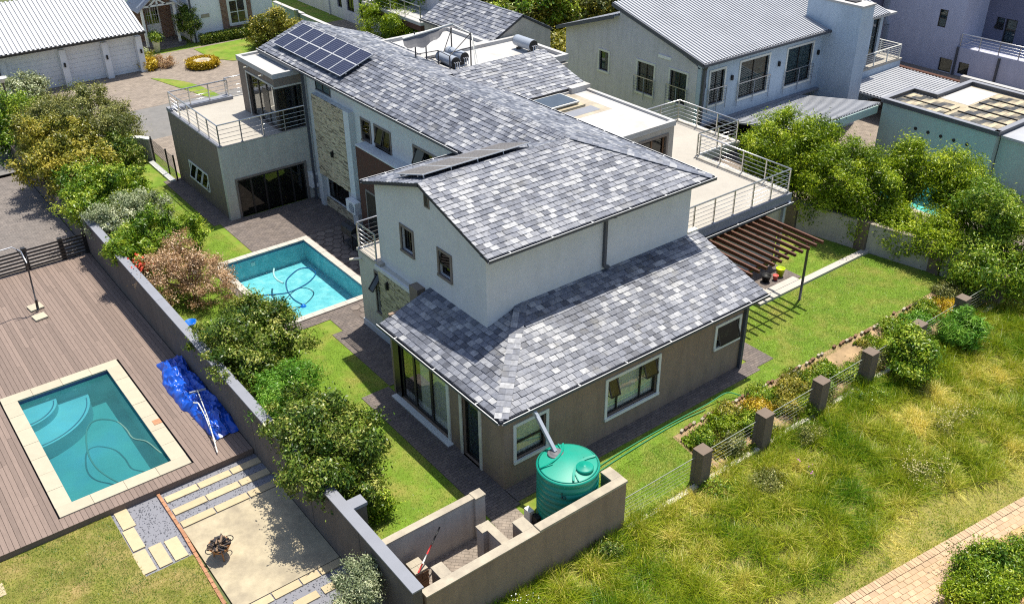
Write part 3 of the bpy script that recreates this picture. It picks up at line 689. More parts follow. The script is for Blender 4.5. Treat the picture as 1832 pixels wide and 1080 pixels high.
def slates(polys, o, e, up_, store, roof, rid, wd=.25, ex=.205, light=.0):
    """tile the convex polygons (lists of 3d points) of one slope; o = row origin, e = along the eave, up_ = up the slope"""
    o, e, s = Vector(o), Vector(e).normalized(), Vector(up_).normalized(); n = e.cross(s)
    if n.z < 0: n = -n
    for pol in polys:
        P = [((Vector(p) - o).dot(e), (Vector(p) - o).dot(s)) for p in pol]
        ar = sum(P[i][0] * P[(i + 1) % len(P)][1] - P[(i + 1) % len(P)][0] * P[i][1] for i in range(len(P)))
        if ar < 0: P = P[::-1]
        us, vs = [p[0] for p in P], [p[1] for p in P]
        for j in range(int(math.floor(min(vs) / ex)) - 1, int(max(vs) / ex) + 1):
            for i in range(int(math.floor(min(us) / wd)) - 2, int(max(us) / wd) + 2):
                rr = random.Random(rid * 1000003 + j * 1009 + i * 7); off = (.5 if j % 2 else 0) + (random.Random(rid * 77 + j).uniform(-.12, .12))
                u0 = (i + off) * wd + rr.uniform(-.006, .006) + .005; u1 = (i + 1 + off) * wd - .005 + rr.uniform(-.006, .006); v0 = j * ex + rr.uniform(-.008, .008); v1 = (j + 1) * ex + .03
                cw = o + e * u0 + s * v0; drift = .16 * mnoise.fractal(cw * .45, 1.0, 2.0, 3) + .07 * mnoise.noise((cw.x * 2.2, cw.y * 2.2, 5)); k = rr.random(); tone = rr.uniform(.08, .42) if k < .36 else rr.uniform(.42, .70) if k < .80 else rr.uniform(.74, 1.0)
                th = rr.uniform(.018, .034)
                rect = [(u0, v0), (u1, v0), (u1, v1), (u0, v1)]
                c = clip_poly(rect, P)
                if len(c) < 3: continue
                a = abs(sum(c[q][0] * c[(q + 1) % len(c)][1] - c[(q + 1) % len(c)][0] * c[q][1] for q in range(len(c)))) / 2
                if a < .002: continue
                full = len(c) == 4 and a > .97 * (u1 - u0) * (v1 - v0)
                top = [o + e * x + s * y + n * (.004 + th * (1 - (y - v0) / (v1 - v0))) for x, y in c]
                bot = [o + e * x + s * y for x, y in c]
                store.append((full, top, bot, max(0, min(1, tone + drift + light * rr.random())), roof))
def emit_slate(q, top, bot, t):
    k = len(top); i = len(q.v); q.v += [tuple(p) for p in top] + [tuple(p) for p in bot]
    q.f.append(tuple(range(i, i + k))); q.mi.append(0); q.t.append(t); q.sm.append(False)
    for j in range(k): q.f.append((i + (j + 1) % k, i + j, i + k + j, i + k + (j + 1) % k)); q.mi.append(0); q.t.append(t * .7); q.sm.append(False)  # edge faces toned darker, the shade in the joints put into the colour
def flush_slates(store, thing_, limit=300, name='slate'):
    full = sorted([s for s in store if s[0]], key=lambda s: (s[1][0] - CAMP).length)
    ind = set(id(s) for s in full[:limit])
    for s in full[:limit]:
        q = MB(); emit_slate(q, *s[1:4]); q.build(name, 'slate', s[4])
    q = MB()
    for s in store:
        if id(s) not in ind: emit_slate(q, *s[1:4])
    q.build('slates', 'slate', thing_, kind='stuff')
def hipcaps(par, a, b, na, nb, step=.2, wd=.2, rid=1, name='ridge_slate'):
    """cap pieces along a hip or ridge a->b; na, nb = downslope directions on the two sides"""
    a, b = Vector(a), Vector(b); d = (b - a).normalized(); n = max(1, int((b - a).length / step)); st = (b - a).length / n
    for sd in (na, nb):
        sd = Vector(sd); sd = (sd - d * sd.dot(d)).normalized()
        nn = d.cross(sd); nn = -nn if nn.z < 0 else nn
        for i in range(n):
            p0 = a + d * (i * st + .004) + nn * .034; p1 = a + d * ((i + 1) * st + .03) + nn * .022
            q = MB(); q.slab([p0, p1, p1 + sd * wd, p0 + sd * wd] if True else 0, nn, .014, t=R.choice([.25, .4, .5, .6, .75, .95]))
            q.build(name, 'slate', par)
def gutter(par, a, b, outw, brk=1.75):
    a, b = Vector(a), Vector(b); o = Vector(outw).normalized(); q = MB(); d = (b - a).normalized()
    q.bar(a + o * .055 - Vector((0, 0, .09)), b + o * .055 - Vector((0, 0, .09)), .11, .012)
    q.bar(a + o * .006 - Vector((0, 0, .045)), b + o * .006 - Vector((0, 0, .045)), .012, .10)
    q.bar(a + o * .105 - Vector((0, 0, .045)), b + o * .105 - Vector((0, 0, .045)), .012, .10)
    q.bar(a + o * .112 + Vector((0, 0, .012)), b + o * .112 + Vector((0, 0, .012)), .022, .012, 1)  # pale lip: sun caught on the dark gutter's edge, put into the colour
    g = q.build('gutter', ['gutter_dark', 'gutter_lip'], par); n = max(1, int((b - a).length / brk))
    for i in range(n):
        p = a + (b - a) * ((i + .5) / n); c = MB(); c.bar(p - o * .01 + Vector((0, 0, .012)), p + o * .125 + Vector((0, 0, .022)), .035, .01); c.build('bracket', 'gutter_lip', g)
def pipe(par, pts, r=.045, m='gutter_dark'):
    q = MB()
    for a, b in zip(pts, pts[1:]): q.bar(a, b, r * 2, r * 2)
    return q.build('downpipe', m, par)
def railing(par, pts, z, h=1.0, sp=1.15, nr=5, m='steel', skip_end=False):
    rl = MB(); P = [Vector((x, y, z)) for x, y in pts]
    rl.tube([p + Vector((0, 0, h)) for p in P], .032, 6); Rr = rl.build('railing', m, par)
    for a, b in zip(P, P[1:]):
        n = max(1, round((b - a).length / sp))
        for i in range(n + (0 if (skip_end or b is not P[-1]) else 1)):
            p = a + (b - a) * (i / n); q = MB(); q.box(p.x - .024, p.y - .024, p.z, p.x + .024, p.y + .024, p.z + h - .02); q.box(p.x - .05, p.y - .05, p.z, p.x + .05, p.y + .05, p.z + .012); q.build('post', m, Rr)
        for k in range(nr):
            zz = h * (k + .7) / (nr + .9); q = MB(); q.tube([a + Vector((0, 0, zz)), b + Vector((0, 0, zz))], .011, 5); q.build('rail', m, Rr)
    return Rr
def stones(par, ax, pos, u0, u1, zf, z1, m, seed):
    """stacked ledge-stone cladding, zf(u) = lower edge"""
    rr = random.Random(seed); q = MB(); z = min(zf(u0), zf(u1))
    fbox(q, ax, pos, u0, u1, max(zf(u0), zf(u1)), z1, -.05, .0, t=.9)
    while z < z1 - .02:
        h = rr.uniform(.035, .065); u = u0
        while u < u1 - .02:
            L = rr.uniform(.12, .5); b = min(u + L, u1)
            if z >= min(zf(u), zf(b)) - .001: fbox(q, ax, pos, u + .003, b - .003, z + .003, min(z + h, z1), -.01, rr.uniform(.012, .05), t=(rr.uniform(0, .3) if rr.random() < .8 else rr.uniform(.5, 1)))
            u = b
        z += h
    return q.build('stone_cladding', m, par, kind='stuff')

# ------------------------------------------------------------------ the house
H = thing('slate_house', 'big double storey house with patchwork grey slate roofs and pale upper walls', 'house', (5, 5, 0))
ST = []; pt = .3161; s_ = Vector((0, 1, pt)).normalized(); sx = Vector((1, 0, pt)).normalized()
def zl(y): return 3 + pt * (y + .35)
# --- front ground storey
wall('ground_floor_wall', 'brown_plaster', H, 'y', 0, .0, 10.25, -.3, 2.96, [(.42, 1.52, 1.01, 2.23), (3.94, 6.09, .86, 2.23), (8.79, 9.88, 1.45, 2.23)])
wall('ground_floor_wall', 'brown_plaster', H, 'x', 0, .241, 5.97, -.3, 2.96, [(1.2, 2.06, .12, 2.35), (2.86, 5.62, .2, 2.55)])
BX('ground_floor_wall', 'brown_plaster', H, 10.0, .24, -.3, 10.249, 4.3, 2.96)
BX('ground_floor_wall', 'brown_plaster', H, .001, 5.971, -.3, 1.5, 6.1, 3.2)
q = MB(); q.hexa([(10.1, 0.05, 2.96), (10.249, .05, 2.96), (10.249, 2.95, 2.96), (10.1, 2.95, 2.96), (10.1, .05, zl(.05) - .1), (10.249, .05, zl(.05) - .1), (10.249, 2.95, zl(2.95) - .1), (10.1, 2.95, zl(2.95) - .1)]); q.build('ground_floor_wall', 'brown_plaster', H)
window(H, 'y', 0, (.42, 1.52, 1.01, 2.23), trans=((0, .42),), mull=(), curtain=True, label='ground floor window with white surround behind the tank pipe')
window(H, 'y', 0, (3.94, 6.09, .86, 2.23), mull=(.24, .70), sash=((4.02, 4.38, 1.60, 2.17, 20), (5.52, 6.02, 1.66, 2.17, 20)), curtain=True, label='wide ground floor window with two open sashes')
window(H, 'y', 0, (8.79, 9.88, 1.45, 2.23), sash=((8.85, 9.82, 1.53, 2.19, 22),), curtain=((0, 1),), label='small ground floor window with tilted pane')
window(H, 'x', 0, (1.2, 2.06, .12, 2.35), name='door', trim=.13, tm='plinth', glass='glass_blue', curtain=True, sill=False, label='glazed garden door in pale frame')
window(H, 'x', 0, (2.86, 5.62, .2, 2.55), name='sliding_door', trim=.0, mull=(.36, .71), fw=.11, curtain=((0, .62),), rec=.06)
q = MB(); fbox(q, 'x', 0, 2.72, 2.86, .0, 2.6, -.02, .04); fbox(q, 'x', 0, 2.6, 5.95, -.1, .16, .002, .22); q.build('door_surround', 'trim_white', H)
q = MB(); fbox(q, 'x', 0, 5.62, 5.97, .16, 2.7, -.1, .012); q.build('corner_post', 'alu_dark', H)
# lower roof
LR = MB()
A, B, C_, D_ = (-.35, -.35, 3), (2.89, 2.89, zl(2.89)), (1.59, 2.89, 3 + pt * 1.94), (1.59, 6.02, 3 + pt * 1.94)
E_ = (-.35, 6.02, 3); F_ = (10.71, -.35, 3); G_ = (10.71, 2.89, zl(2.89)); A2 = (-.35, 2.89, 3)
nl, nn_ = Vector((-pt, 0, 1)), Vector((0, -pt, 1))
LR.slab([A, B, A2], nl, .10); LR.slab([A2, C_, D_, E_], nl, .10); LR.slab([A, F_, G_, B], nn_, .10)
lower_roof = LR.build('lower_roof', 'underlay', H)
slates([[A, B, A2], [A2, C_, D_, E_]], A, (0, 1, 0), (1, 0, pt), ST, lower_roof, 1)
slates([[A, F_, G_, B]], A, (1, 0, 0), (0, 1, pt), ST, lower_roof, 2)
hipcaps(lower_roof, (-.3, -.3, 3.016), B, (1, -1, 0), (-1, 1, 0), step=.215, wd=.2)
q = MB(); q.box(-.30, -.30, 2.90, 10.66, -.01, 2.94); q.box(-.30, -.008, 2.90, -.01, 5.98, 2.94); q.build('soffit', 'trim_white', H)
gutter(lower_roof, (-.36, -.36, 3.0), (10.74, -.36, 3.0), (0, -1, 0)); gutter(lower_roof, (-.36, 6.05, 3.0), (-.36, -.36, 3.0), (-1, 0, 0))
pipe(H, [(10.12, -.40, 2.9), (10.12, -.07, 2.72), (10.12, -.07, .05)], .055)
BX('flashing', 'plinth', H, 10.25, 2.895, 3.7, 10.75, 3.1, zl(2.9) + .08)
# --- upper block
ze, zp = 6.23, 7.345
wall('upper_wall', 'upper_plaster', H, 'x', 1.59, 3.131, 9.18, 2.6, 6.28, [(6.93, 7.59, 4.4, 5.24), (4.75, 5.38, 4.43, 5.26)])
wall('upper_wall', 'upper_plaster', H, 'y', 2.89, 1.59, 10.2, 2.6, 6.28)
BX('upper_wall', 'upper_plaster', H, 9.96, 3.14, 2.6, 10.199, 9.3, 6.28); BX('upper_wall', 'upper_plaster', H, 1.84, 8.95, 2.6, 5.3, 9.179, 6.28)
q = MB(); q.slab([(1.59, 2.9, 6.281), (1.59, 5.95, zp - .12), (1.59, 9.17, 6.281)], (-1, 0, 0), .2); q.build('gable_wall', 'upper_plaster', H)
for o in ((6.93, 7.59, 4.4, 5.24), (4.75, 5.38, 4.43, 5.26)): window(H, 'x', 1.59, o, trim=.09, tm='taupe_trim', mull=(.5,) if o[0] > 6 else (), trans=((0, .45),), curtain=((.5, 1),) if o[0] > 6 else False, glass='glass_dark', fw=.04, sash=() if o[0] > 6 else ((4.79, 5.34, 4.84, 5.22, 14),))
q = MB(); fbox(q, 'x', 1.59, 5.78, 6.06, 6.5, 7.02, -.01, .03); lv = q.build('window', 'taupe_trim', H)
q = MB(); fbox(q, 'x', 1.59, 5.83, 6.01, 6.55, 6.97, -.01, .036); q.build('pane', 'black', lv)
gx, gy, gm, gy2, rx, axx = 1.33, 2.45, 5.98, 9.51, 10.66, 7.44
zu = lambda y: ze + pt * (y - gy)
N1, N2, N3, N4 = (gx, gy, ze), (rx, gy, ze), (axx, gm, zp), (gx, gm, zp)
lx, lz, lp = 5.03, 6.47, (zp - 6.47) / (axx - 5.03); ly = 25.55
vy = gy2 - (lz - ze) / pt          # where the long wing eave meets the far slope
F1, F2, F3 = (gx, gy2, ze), (4.3, gy2, ze), (lx, vy, lz)
S1, S2 = (rx, 26.0, ze), (axx, ly, zp)
pr_ = (zp - ze) / (rx - axx)
ur = MB(); ur.slab([N1, N2, N3, N4], (0, -pt, 1), .10); ur.slab([N4, N3, F2, F1], (0, pt, 1), .10); ur.slab([F2, F3, (lx, gy2, ze)], (0, pt, 1), .05)
ur.slab([N2, (rx, ly, ze), S2, N3], (pr_, 0, 1), .10); ur.slab([(lx, ly, lz), F3, N3, S2], (-lp, 0, 1), .10)
roof = ur.build('roof', 'underlay', H)
slates([[N1, N2, N3, N4]], N1, (1, 0, 0), (0, 1, pt), ST, roof, 3, light=.25)
slates([[N4, N3, F2, F1]], F1, (1, 0, 0), (0, -1, pt), ST, roof, 4)
slates([[(lx, ly, lz), F3, N3, S2]], (lx, 0, lz), (0, 1, 0), (1, 0, lp), ST, roof, 5)
slates([[N2, (rx, ly, ze), S2, N3]], (rx, 0, ze), (0, 1, 0), (-1, 0, pr_), ST, roof, 6)
hipcaps(roof, N4, (axx - .05, gm, zp), (0, -1, -pt), (0, 1, -pt), step=.235, wd=.17); hipcaps(roof, N2, N3, (-1, -1, 0), (1, 1, 0), step=.24, wd=.17)
hipcaps(roof, (axx, gm + .2, zp), (axx, ly, zp), (-1, 0, -lp), (1, 0, -pr_), step=.26, wd=.17)
gutter(roof, (gx - .02, gy - .01, ze), (rx + .12, gy - .01, ze), (0, -1, 0), 1.5); gutter(roof, (rx + .01, gy, ze), (rx + .01, ly, ze), (1, 0, 0), 1.5)
gutter(roof, (gx - .02, gy2 + .01, ze), (5.2, gy2 + .01, ze), (0, 1, 0)); gutter(roof, (lx - .01, ly, lz), (lx - .01, vy + .3, lz), (-1, 0, 0), 1.6)
q = MB(); q.box(1.35, 2.50, 6.13, 10.5, 2.886, 6.165); q.box(5.08, 9.4, 6.37, 5.33, 25.4, 6.40); q.build('soffit', 'trim_white', H)
pipe(H, [(6.25, 2.40, 6.12), (6.25, 2.83, 5.98), (6.25, 2.83, 4.18), (6.42, 2.78, 4.12)], .05)
# --- left return with stone panel and little balcony
wall('ground_floor_wall', 'greige_plaster', H, 'x', 1.42, 6.1, 10.5, -.3, 3.2, [(9.02, 9.36, 1.2, 2.82)])
BX('ground_floor_wall', 'greige_plaster', H, 1.66, 10.26, -.3, 5.2, 10.499, 3.2); BX('balcony_floor', 'terrace_tile', H, 1.38, 8.9, 3.201, 5.34, 10.54, 3.30)
window(H, 'x', 1.42, (9.02, 9.36, 1.2, 2.82), trim=.06, tm='taupe_trim', sash=((9.05, 9.33, 2.1, 2.78, 38),), curtain=False, glass='glass_dark', fw=.035)
stones(H, 'x', 1.37, 6.85, 9.0, lambda u: .55, 3.06, 'stone2', 5)
q = MB(); fbox(q, 'x', 1.42, 6.85, 9.2, 3.062, 3.20, .0, .09); q.build('ledge', 'upper_plaster', H)
BX('pier', 'taupe_plaster', H, 1.28, 6.35, 2.6, 1.588, 6.848, 3.46)
q = MB(); fbox(q, 'x', 1.42, 6.11, 10.52, -.1, .36, .0, .05); fbox(q, 'x', 1.42, 6.9, 8.5, -.1, .62, .05, .13); q.build('plinth', 'upper_plaster', H)
railing(H, [(1.46, 9.25), (1.46, 10.46), (5.2, 10.46)], 3.30, 1.0, 1.2, 5)
q = MB(); q.tube([(1.42, 10.3, 2.95), (1.0, 10.42, 2.98)], .05, 7); q.build('spout', 'plinth', H)
# --- long wing, left facade
WX = 5.36
wall('wing_wall', 'upper_plaster', H, 'x', WX, 9.2, 25.4, -.3, 6.4, [(15.99, 16.81, 4.49, 5.51), (14.40, 15.72, 4.48, 5.53), (10.79, 12.78, 4.52, 5.55), (18.55, 20.49, .62, 1.80)])
BX('wing_wall', 'upper_plaster', H, 5.37, 25.16, -.3, 10.3, 25.40, 6.2); BX('wing_wall', 'upper_plaster', H, 10.1, 9.0, -.3, 10.34, 25.15, 6.2)
q = MB(); q.slab([(5.3, 25.40, 6.4), (axx, 25.40, zp - .12), (10.4, 25.40, 6.2)], (0, 1, 0), .2); q.build('gable_wall', 'upper_plaster', H)
window(H, 'x', WX, (16.07, 16.73, 4.57, 5.43), trim=.08, tm='taupe_trim', proud=.03, trans=((0, .35),), curtain=((.1, .6),), glass='glass_dark', sash=((16.1, 16.7, 4.9, 5.4, 12),))
window(H, 'x', WX, (14.48, 15.64, 4.56, 5.45), trim=.08, tm='taupe_trim', proud=.03, mull=(.5,), sash=((14.52, 15.02, 4.76, 5.4, 13), (15.1, 15.6, 4.76, 5.4, 17)), curtain=((.4, .8),), glass='glass_dark')
window(H, 'x', WX, (10.87, 12.70, 4.60, 5.47), trim=.08, tm='taupe_trim', proud=.03, mull=(.33, .66), sash=((10.9, 11.45, 4.8, 5.4, 24), (12.1, 12.66, 4.8, 5.4, 24)), curtain=True, glass='glass_dark')
q = MB()
for a, b, c, d in ((15.99, 16.81, 4.49, 5.51), (14.40, 15.72, 4.48, 5.53), (10.79, 12.78, 4.52, 5.55)):
    fbox(q, 'x', WX, a, a + .078, c, d, -.2, -.001); fbox(q, 'x', WX, b - .078, b, c, d, -.2, -.001); fbox(q, 'x', WX, a + .078, b - .078, c, c + .078, -.2, -.001); fbox(q, 'x', WX, a + .078, b - .078, d - .078, d, -.2, -.001)
q.build('window_reveal', 'taupe_trim', H)
window(H, 'x', WX, (18.55, 20.49, .62, 1.80), trim=0, mull=(.62,), curtain=((.05, .6),), glass='glass_dark', fw=.06, rec=.03)
BX('stone_panel', 'upper_plaster', H, 5.12, 17.80, 1.78, WX - .002, 20.66, 5.56)
stones(H, 'x', 5.11, 17.81, 20.64, lambda u: 1.8, 5.55, 'stone', 9)
BX('pier', 'upper_plaster', H, 5.08, 17.34, -.2, WX - .002, 17.795, 5.57); BX('pier', 'upper_plaster', H, 5.14, 20.67, -.2, WX - .002, 21.0, 1.78)
stones(H, 'x', 5.30, 17.80, 20.66, lambda u: -.1, .56, 'stone', 19)
BX('dark_wall', 'dark_brown_plaster', H, 4.80, 10.6, -.3, WX - .002, 16.42, 4.50); BX('ledge', 'upper_plaster', H, 4.79, 10.6, 4.501, WX - .002, 16.43, 4.56)
q = MB(); fbox(q, 'x', 4.80, 14.5, 15.9, .1, 2.75, -.02, .02); dd = q.build('door', 'taupe_trim', H)
q = MB(); fbox(q, 'x', 4.80, 14.98, 15.8, .16, 2.66, -.01, .03); q.build('pane', 'black', dd); q = MB(); fbox(q, 'x', 4.80, 14.58, 14.9, .16, 2.66, -.01, .03); q.build('pane', 'trim_white', dd)
window(H, 'x', WX, (19.3, 20.6, 5.72, 6.2), trim=.05, tm='coping_grey', proud=.02, mull=(.5,), curtain=False, glass='glass_blue', rec=-.03, fw=.03)
pipe(H, [(5.05, 21.2, 6.35), (5.2, 21.55, 6.2), (5.2, 21.6, .1)], .05); pipe(H, [(5.05, 9.9, 6.35), (5.30, 9.7, 6.25), (5.30, 9.7, 5.3)], .05)
q = MB()                                # outdoor wall lamps on the stone panel
# --- terrace block on the left
TZ = 3.63
wall('terrace_wall', 'greige_plaster', H, 'y', 21.9, 1.05, 5.30, -.3, TZ - .02, [(1.60, 4.92, -.1, 1.93)])
wall('terrace_wall', 'taupe_plaster', H, 'x', 1.05, 22.141, 28.1, -.3, TZ - .02, [(23.98, 26.3, .78, 1.68)])
BX('terrace_wall', 'taupe_plaster', H, 1.3, 27.85, -.3, 5.36, 28.1, TZ - .02)
BX('terrace_floor', 'terrace_tile', H, 1.03, 21.88, TZ - .018, 5.36, 28.12, TZ)
q = MB(); q.box(1.03, 27.6, TZ + .002, 4.2, 28.12, TZ + .16); q.box(1.03, 21.88, TZ + .002, 1.2, 27.598, TZ + .05); q.build('kerb', 'coping_grey', H)
window(H, 'y', 21.9, (1.60, 4.92, .0, 1.93), name='folding_door', trim=.09, tm='taupe_trim', mull=(.2, .4, .6, .8), fw=.08, curtain=((0.0, .02),), glass='glass_dark', sill=False, rec=.05)
window(H, 'x', 1.05, (24.05, 26.23, .85, 1.61), trim=.07, mull=(.333, .667), sash=((24.1, 24.7, .9, 1.56, 18), (24.82, 25.42, .9, 1.56, 18), (25.54, 26.15, .9, 1.56, 18)), curtain=False, glass='glass_dark', fm='trim_white', fw=.06)
q = MB(); fbox(q, 'x', 1.05, 23.98, 24.05, .78, 1.68, -.2, -.001); fbox(q, 'x', 1.05, 26.23, 26.3, .78, 1.68, -.2, -.001); q.build('window_reveal', 'trim_white', H)
railing(H, [(5.3, 21.98), (1.14, 21.98), (1.14, 27.75), (4.05, 27.75), (4.05, 28.05), (5.3, 28.05)], TZ + .01, .95, 1.12, 4)
# upper room
wall('room_wall', 'taupe_plaster', H, 'x', 4.0, 22.191, 25.75, TZ, 6.16, [(22.192, 24.9, TZ + .05, 5.68)])
wall('room_wall', 'taupe_plaster', H, 'y', 21.95, 4.0, 5.36, 5.70, 6.16); BX('room_wall', 'taupe_plaster', H, 4.24, 25.5, TZ, 5.36, 25.749, 6.16)
q = MB(); fbox(q, 'x', 4.0, 22.0, 24.98, 5.68, 5.76, -.02, .03); fbox(q, 'x', 4.0, 24.9, 24.98, TZ, 5.68, -.02, .03); fbox(q, 'y', 21.95, 3.97, 5.3, 5.62, 5.70, -.1, .02); q.build('door_surround', 'greige_plaster', H)
window(H, 'x', 4.0, (22.02, 24.88, TZ + .02, 5.66), name='sliding_door', trim=0, mull=(.36, .66), fw=.08, rec=.08, curtain=False, glass='glass', sash=())
window(H, 'y', 21.95, (4.06, 5.28, TZ + .02, 5.60), name='corner_window', trim=0, fw=.05, rec=.05, curtain=((.05, 1),), glass='glass_dark', cd=.1)
q = MB(); q.box(3.76, 22.15, 4.5, 3.80, 22.75, 5.55); q.build('screen', 'alu_dark', H)
def flatroof(par, x0, y0, x1, y1, z, pw=.18, ph=.16, pm='white_roofing', fm='white_roofing'):
    q = MB(); q.box(x0 + pw, y0 + pw, z - ph - .12, x1 - pw, y1 - pw, z - ph); f = q.build('flat_roof', fm, par)
    q = MB(); q.box(x0, y0, z - ph - .12, x1, y0 + pw, z); q.box(x0, y1 - pw, z - ph - .12, x1, y1, z); q.box(x0, y0 + pw, z - ph - .12, x0 + pw, y1 - pw, z); q.box(x1 - pw, y0 + pw, z - ph - .12, x1, y1 - pw, z); q.build('parapet', pm, f); return f
flatroof(H, 3.96, 21.92, 5.22, 25.8, 6.29, .17, .10)
for yy in (23.0, 24.6): q = MB(); q.tube([(4.0, yy, 6.0), (3.75, yy - .05, 6.02)], .03, 6); q.build('spout', 'plinth', H)
# --- right terrace with room and flat roofs
RZ = 3.2
q = MB(); q.box(10.3, 4.0, RZ - .33, 17.4, 8.9, RZ); q.box(10.3, 8.902, RZ - .33, 20.05, 12.7, RZ); q.build('terrace_floor', 'terrace_tile', H)
BX('terrace_fascia', 'coping_grey', H, 10.3, 3.95, RZ - .34, 17.42, 3.998, RZ + .01)
BX('terrace_wall', 'wall_beige', H, 10.3, 4.25, -.3, 17.2, 4.5, RZ - .34); BX('terrace_wall', 'wall_beige', H, 17.0, 4.502, -.3, 17.2, 12, RZ - .34)
q = MB(); q.box(15.9, 4.215, 1.65, 16.5, 4.249, 2.2); q.build('vent', 'taupe_trim', H)
gutter(H, (10.9, 3.95, RZ - .36), (17.45, 3.95, RZ - .36), (0, -1, 0)); pipe(H, [(17.28, 3.9, 2.85), (17.28, 4.15, 2.6), (17.28, 4.15, .1)], .06, 'grey_metal')
q = MB(); q.box(17.1, 4.1, RZ + .001, 17.38, 8.9, RZ + .06); q.box(17.382, 8.92, RZ + .001, 20.0, 9.06, RZ + .06); q.box(19.75, 9.062, RZ + .001, 20.0, 12.6, RZ + .06); q.build('kerb', 'plinth', H)
railing(H, [(10.75, 4.08), (17.3, 4.08), (17.3, 8.85)], RZ + .01, 1.0, 1.1, 5); railing(H, [(17.3, 8.98), (19.85, 8.98), (19.85, 12.55), (15, 12.55)], RZ + .01, 1.0, 1.25, 5)
wall('room_wall', 'wall_beige', H, 'y', 7.6, 10.4, 14.24, RZ, 5.74, [(12.3, 13.95, RZ + .05, 5.48)]); BX('room_wall', 'wall_beige', H, 14.0, 7.841, RZ, 14.24, 12.9, 5.74)
window(H, 'y', 7.6, (12.42, 13.83, RZ + .06, 5.38), name='sliding_door', trim=.1, tm='taupe_trim', mull=(.5,), curtain=((.5, .85),), glass='glass_dark', fw=.08, fm='wood_brown')
flatroof(H, 10.3, 7.56, 14.28, 12.98, 5.92, .16, .09)
q = MB(); q.box(10.6, 11.2, 5.84, 12.75, 11.45, 5.93); q.box(10.5, 11.45, 5.84, 12.6, 12.65, 6.02); q.build('skylight_kerb', 'concrete', H)
BX('roof_patch', 'coping_sand', H, 10.48, 10.3, 5.80, 13.4, 12.78, 5.834); BX('roof_patch', 'coping_grey', H, 10.48, 10.55, 5.835, 13.0, 11.15, 5.839)
sk_ = MB(); sk_.box(10.5, 11.35, 6.022, 12.55, 12.6, 6.07); skl = sk_.build('skylight', 'trim_white', H); BX('pane', 'skylight', skl, 10.56, 11.41, 6.071, 12.49, 12.54, 6.085)
# skillion slate roof and rear flat roof
kb0, kt0 = 12.9, 15.8; kz0, kz1 = 6.02, 6.86; kp = (kz1 - kz0) / (kt0 - kb0)
K = [(9.2, kb0, kz0), (14.3, kb0, kz0), (14.3, kt0, kz1), (9.2, kt0, kz1)]
q = MB(); q.slab(K, (0, -kp, 1), .1); sr = q.build('skillion_roof', 'underlay', H)
slates([K], K[0], (1, 0, 0), (0, 1, kp), ST, sr, 7, wd=.27, ex=.21, light=.35)
hipcaps(sr, (8.3, kt0, kz1), (14.3, kt0, kz1), (0, -1, -kp), (0, 1, -kp), step=.3, wd=.2); BX('flashing', 'white_roofing', H, 13.3, 12.7, kz0 - .2, 14.35, 13.2, kz0 + .06)
BX('rear_wall', 'wall_beige', H, 10.36, 13.0, -.2, 14.28, 15.78, 5.9); BX('rear_wall', 'wall_beige', H, 10.36, 15.8, -.2, 15.75, 19.85, 6.0); BX('rear_wall', 'wall_beige', H, 10.36, 19.851, -.2, 14.25, 23.3, 6.0)
fl = flatroof(H, 10.2, 15.9, 15.85, 19.9, 6.36, .2, .16); flatroof(H, 10.2, 19.902, 14.28, 23.4, 6.36, .2, .16)
# rear garage wing: slate gable roof
gz, gr_, grx = 6.2, 7.24, 16.42
GA = [(14.4, 20.0, gz), (14.4, 26.1, gz), (grx, 26.1, gr_), (grx, 20.0, gr_)]; gp = (gr_ - gz) / (grx - 14.4)
GB = [(18.3, 20.0, 6.28), (18.3, 26.1, 6.28), (grx, 26.1, gr_), (grx, 20.0, gr_)]; gp2 = (gr_ - 6.28) / (18.3 - grx)
q = MB(); q.slab(GA, (-gp, 0, 1), .1); q.slab(GB, (gp2, 0, 1), .1); gr2 = q.build('rear_roof', 'underlay', H)
slates([GA], GA[0], (0, 1, 0), (1, 0, gp), ST, gr2, 8, wd=.28, ex=.22); slates([GB], GB[0], (0, 1, 0), (-1, 0, gp2), ST, gr2, 9, wd=.3, ex=.2)
q = MB(); q.slab([(14.5, 20.05, -.2), (18.2, 20.05, -.2), (18.2, 20.05, 6.2), (grx, 20.05, gr_ - .12), (14.5, 20.05, 6.12)], (0, -1, 0), .2); q.build('gable_wall', 'wall_beige', H)
BX('rear_wall', 'wall_beige', H, 14.52, 20.26, -.2, 14.7, 26, 6.1); BX('rear_wall', 'wall_beige', H, 18.0, 20.26, -.2, 18.19, 26, 6.1)
gutter(gr2, (14.38, 26.1, gz), (14.38, 20.1, gz), (-1, 0, 0))
flush_slates(ST, H)
# interior floors so that the rooms read dark
q = MB(); q.box(.3, .3, -.25, 9.9, 5.7, -.2); q.box(1.7, 6.2, -.25, 5.3, 10.2, -.2); q.box(5.4, 6.2, -.251, 10, 25, -.201); q.box(1.9, 3.2, 3.0, 9.9, 8.9, 3.1); q.box(5.7, 9.3, 3.0, 10, 25, 3.1); q.build('floor', 'interior', H)
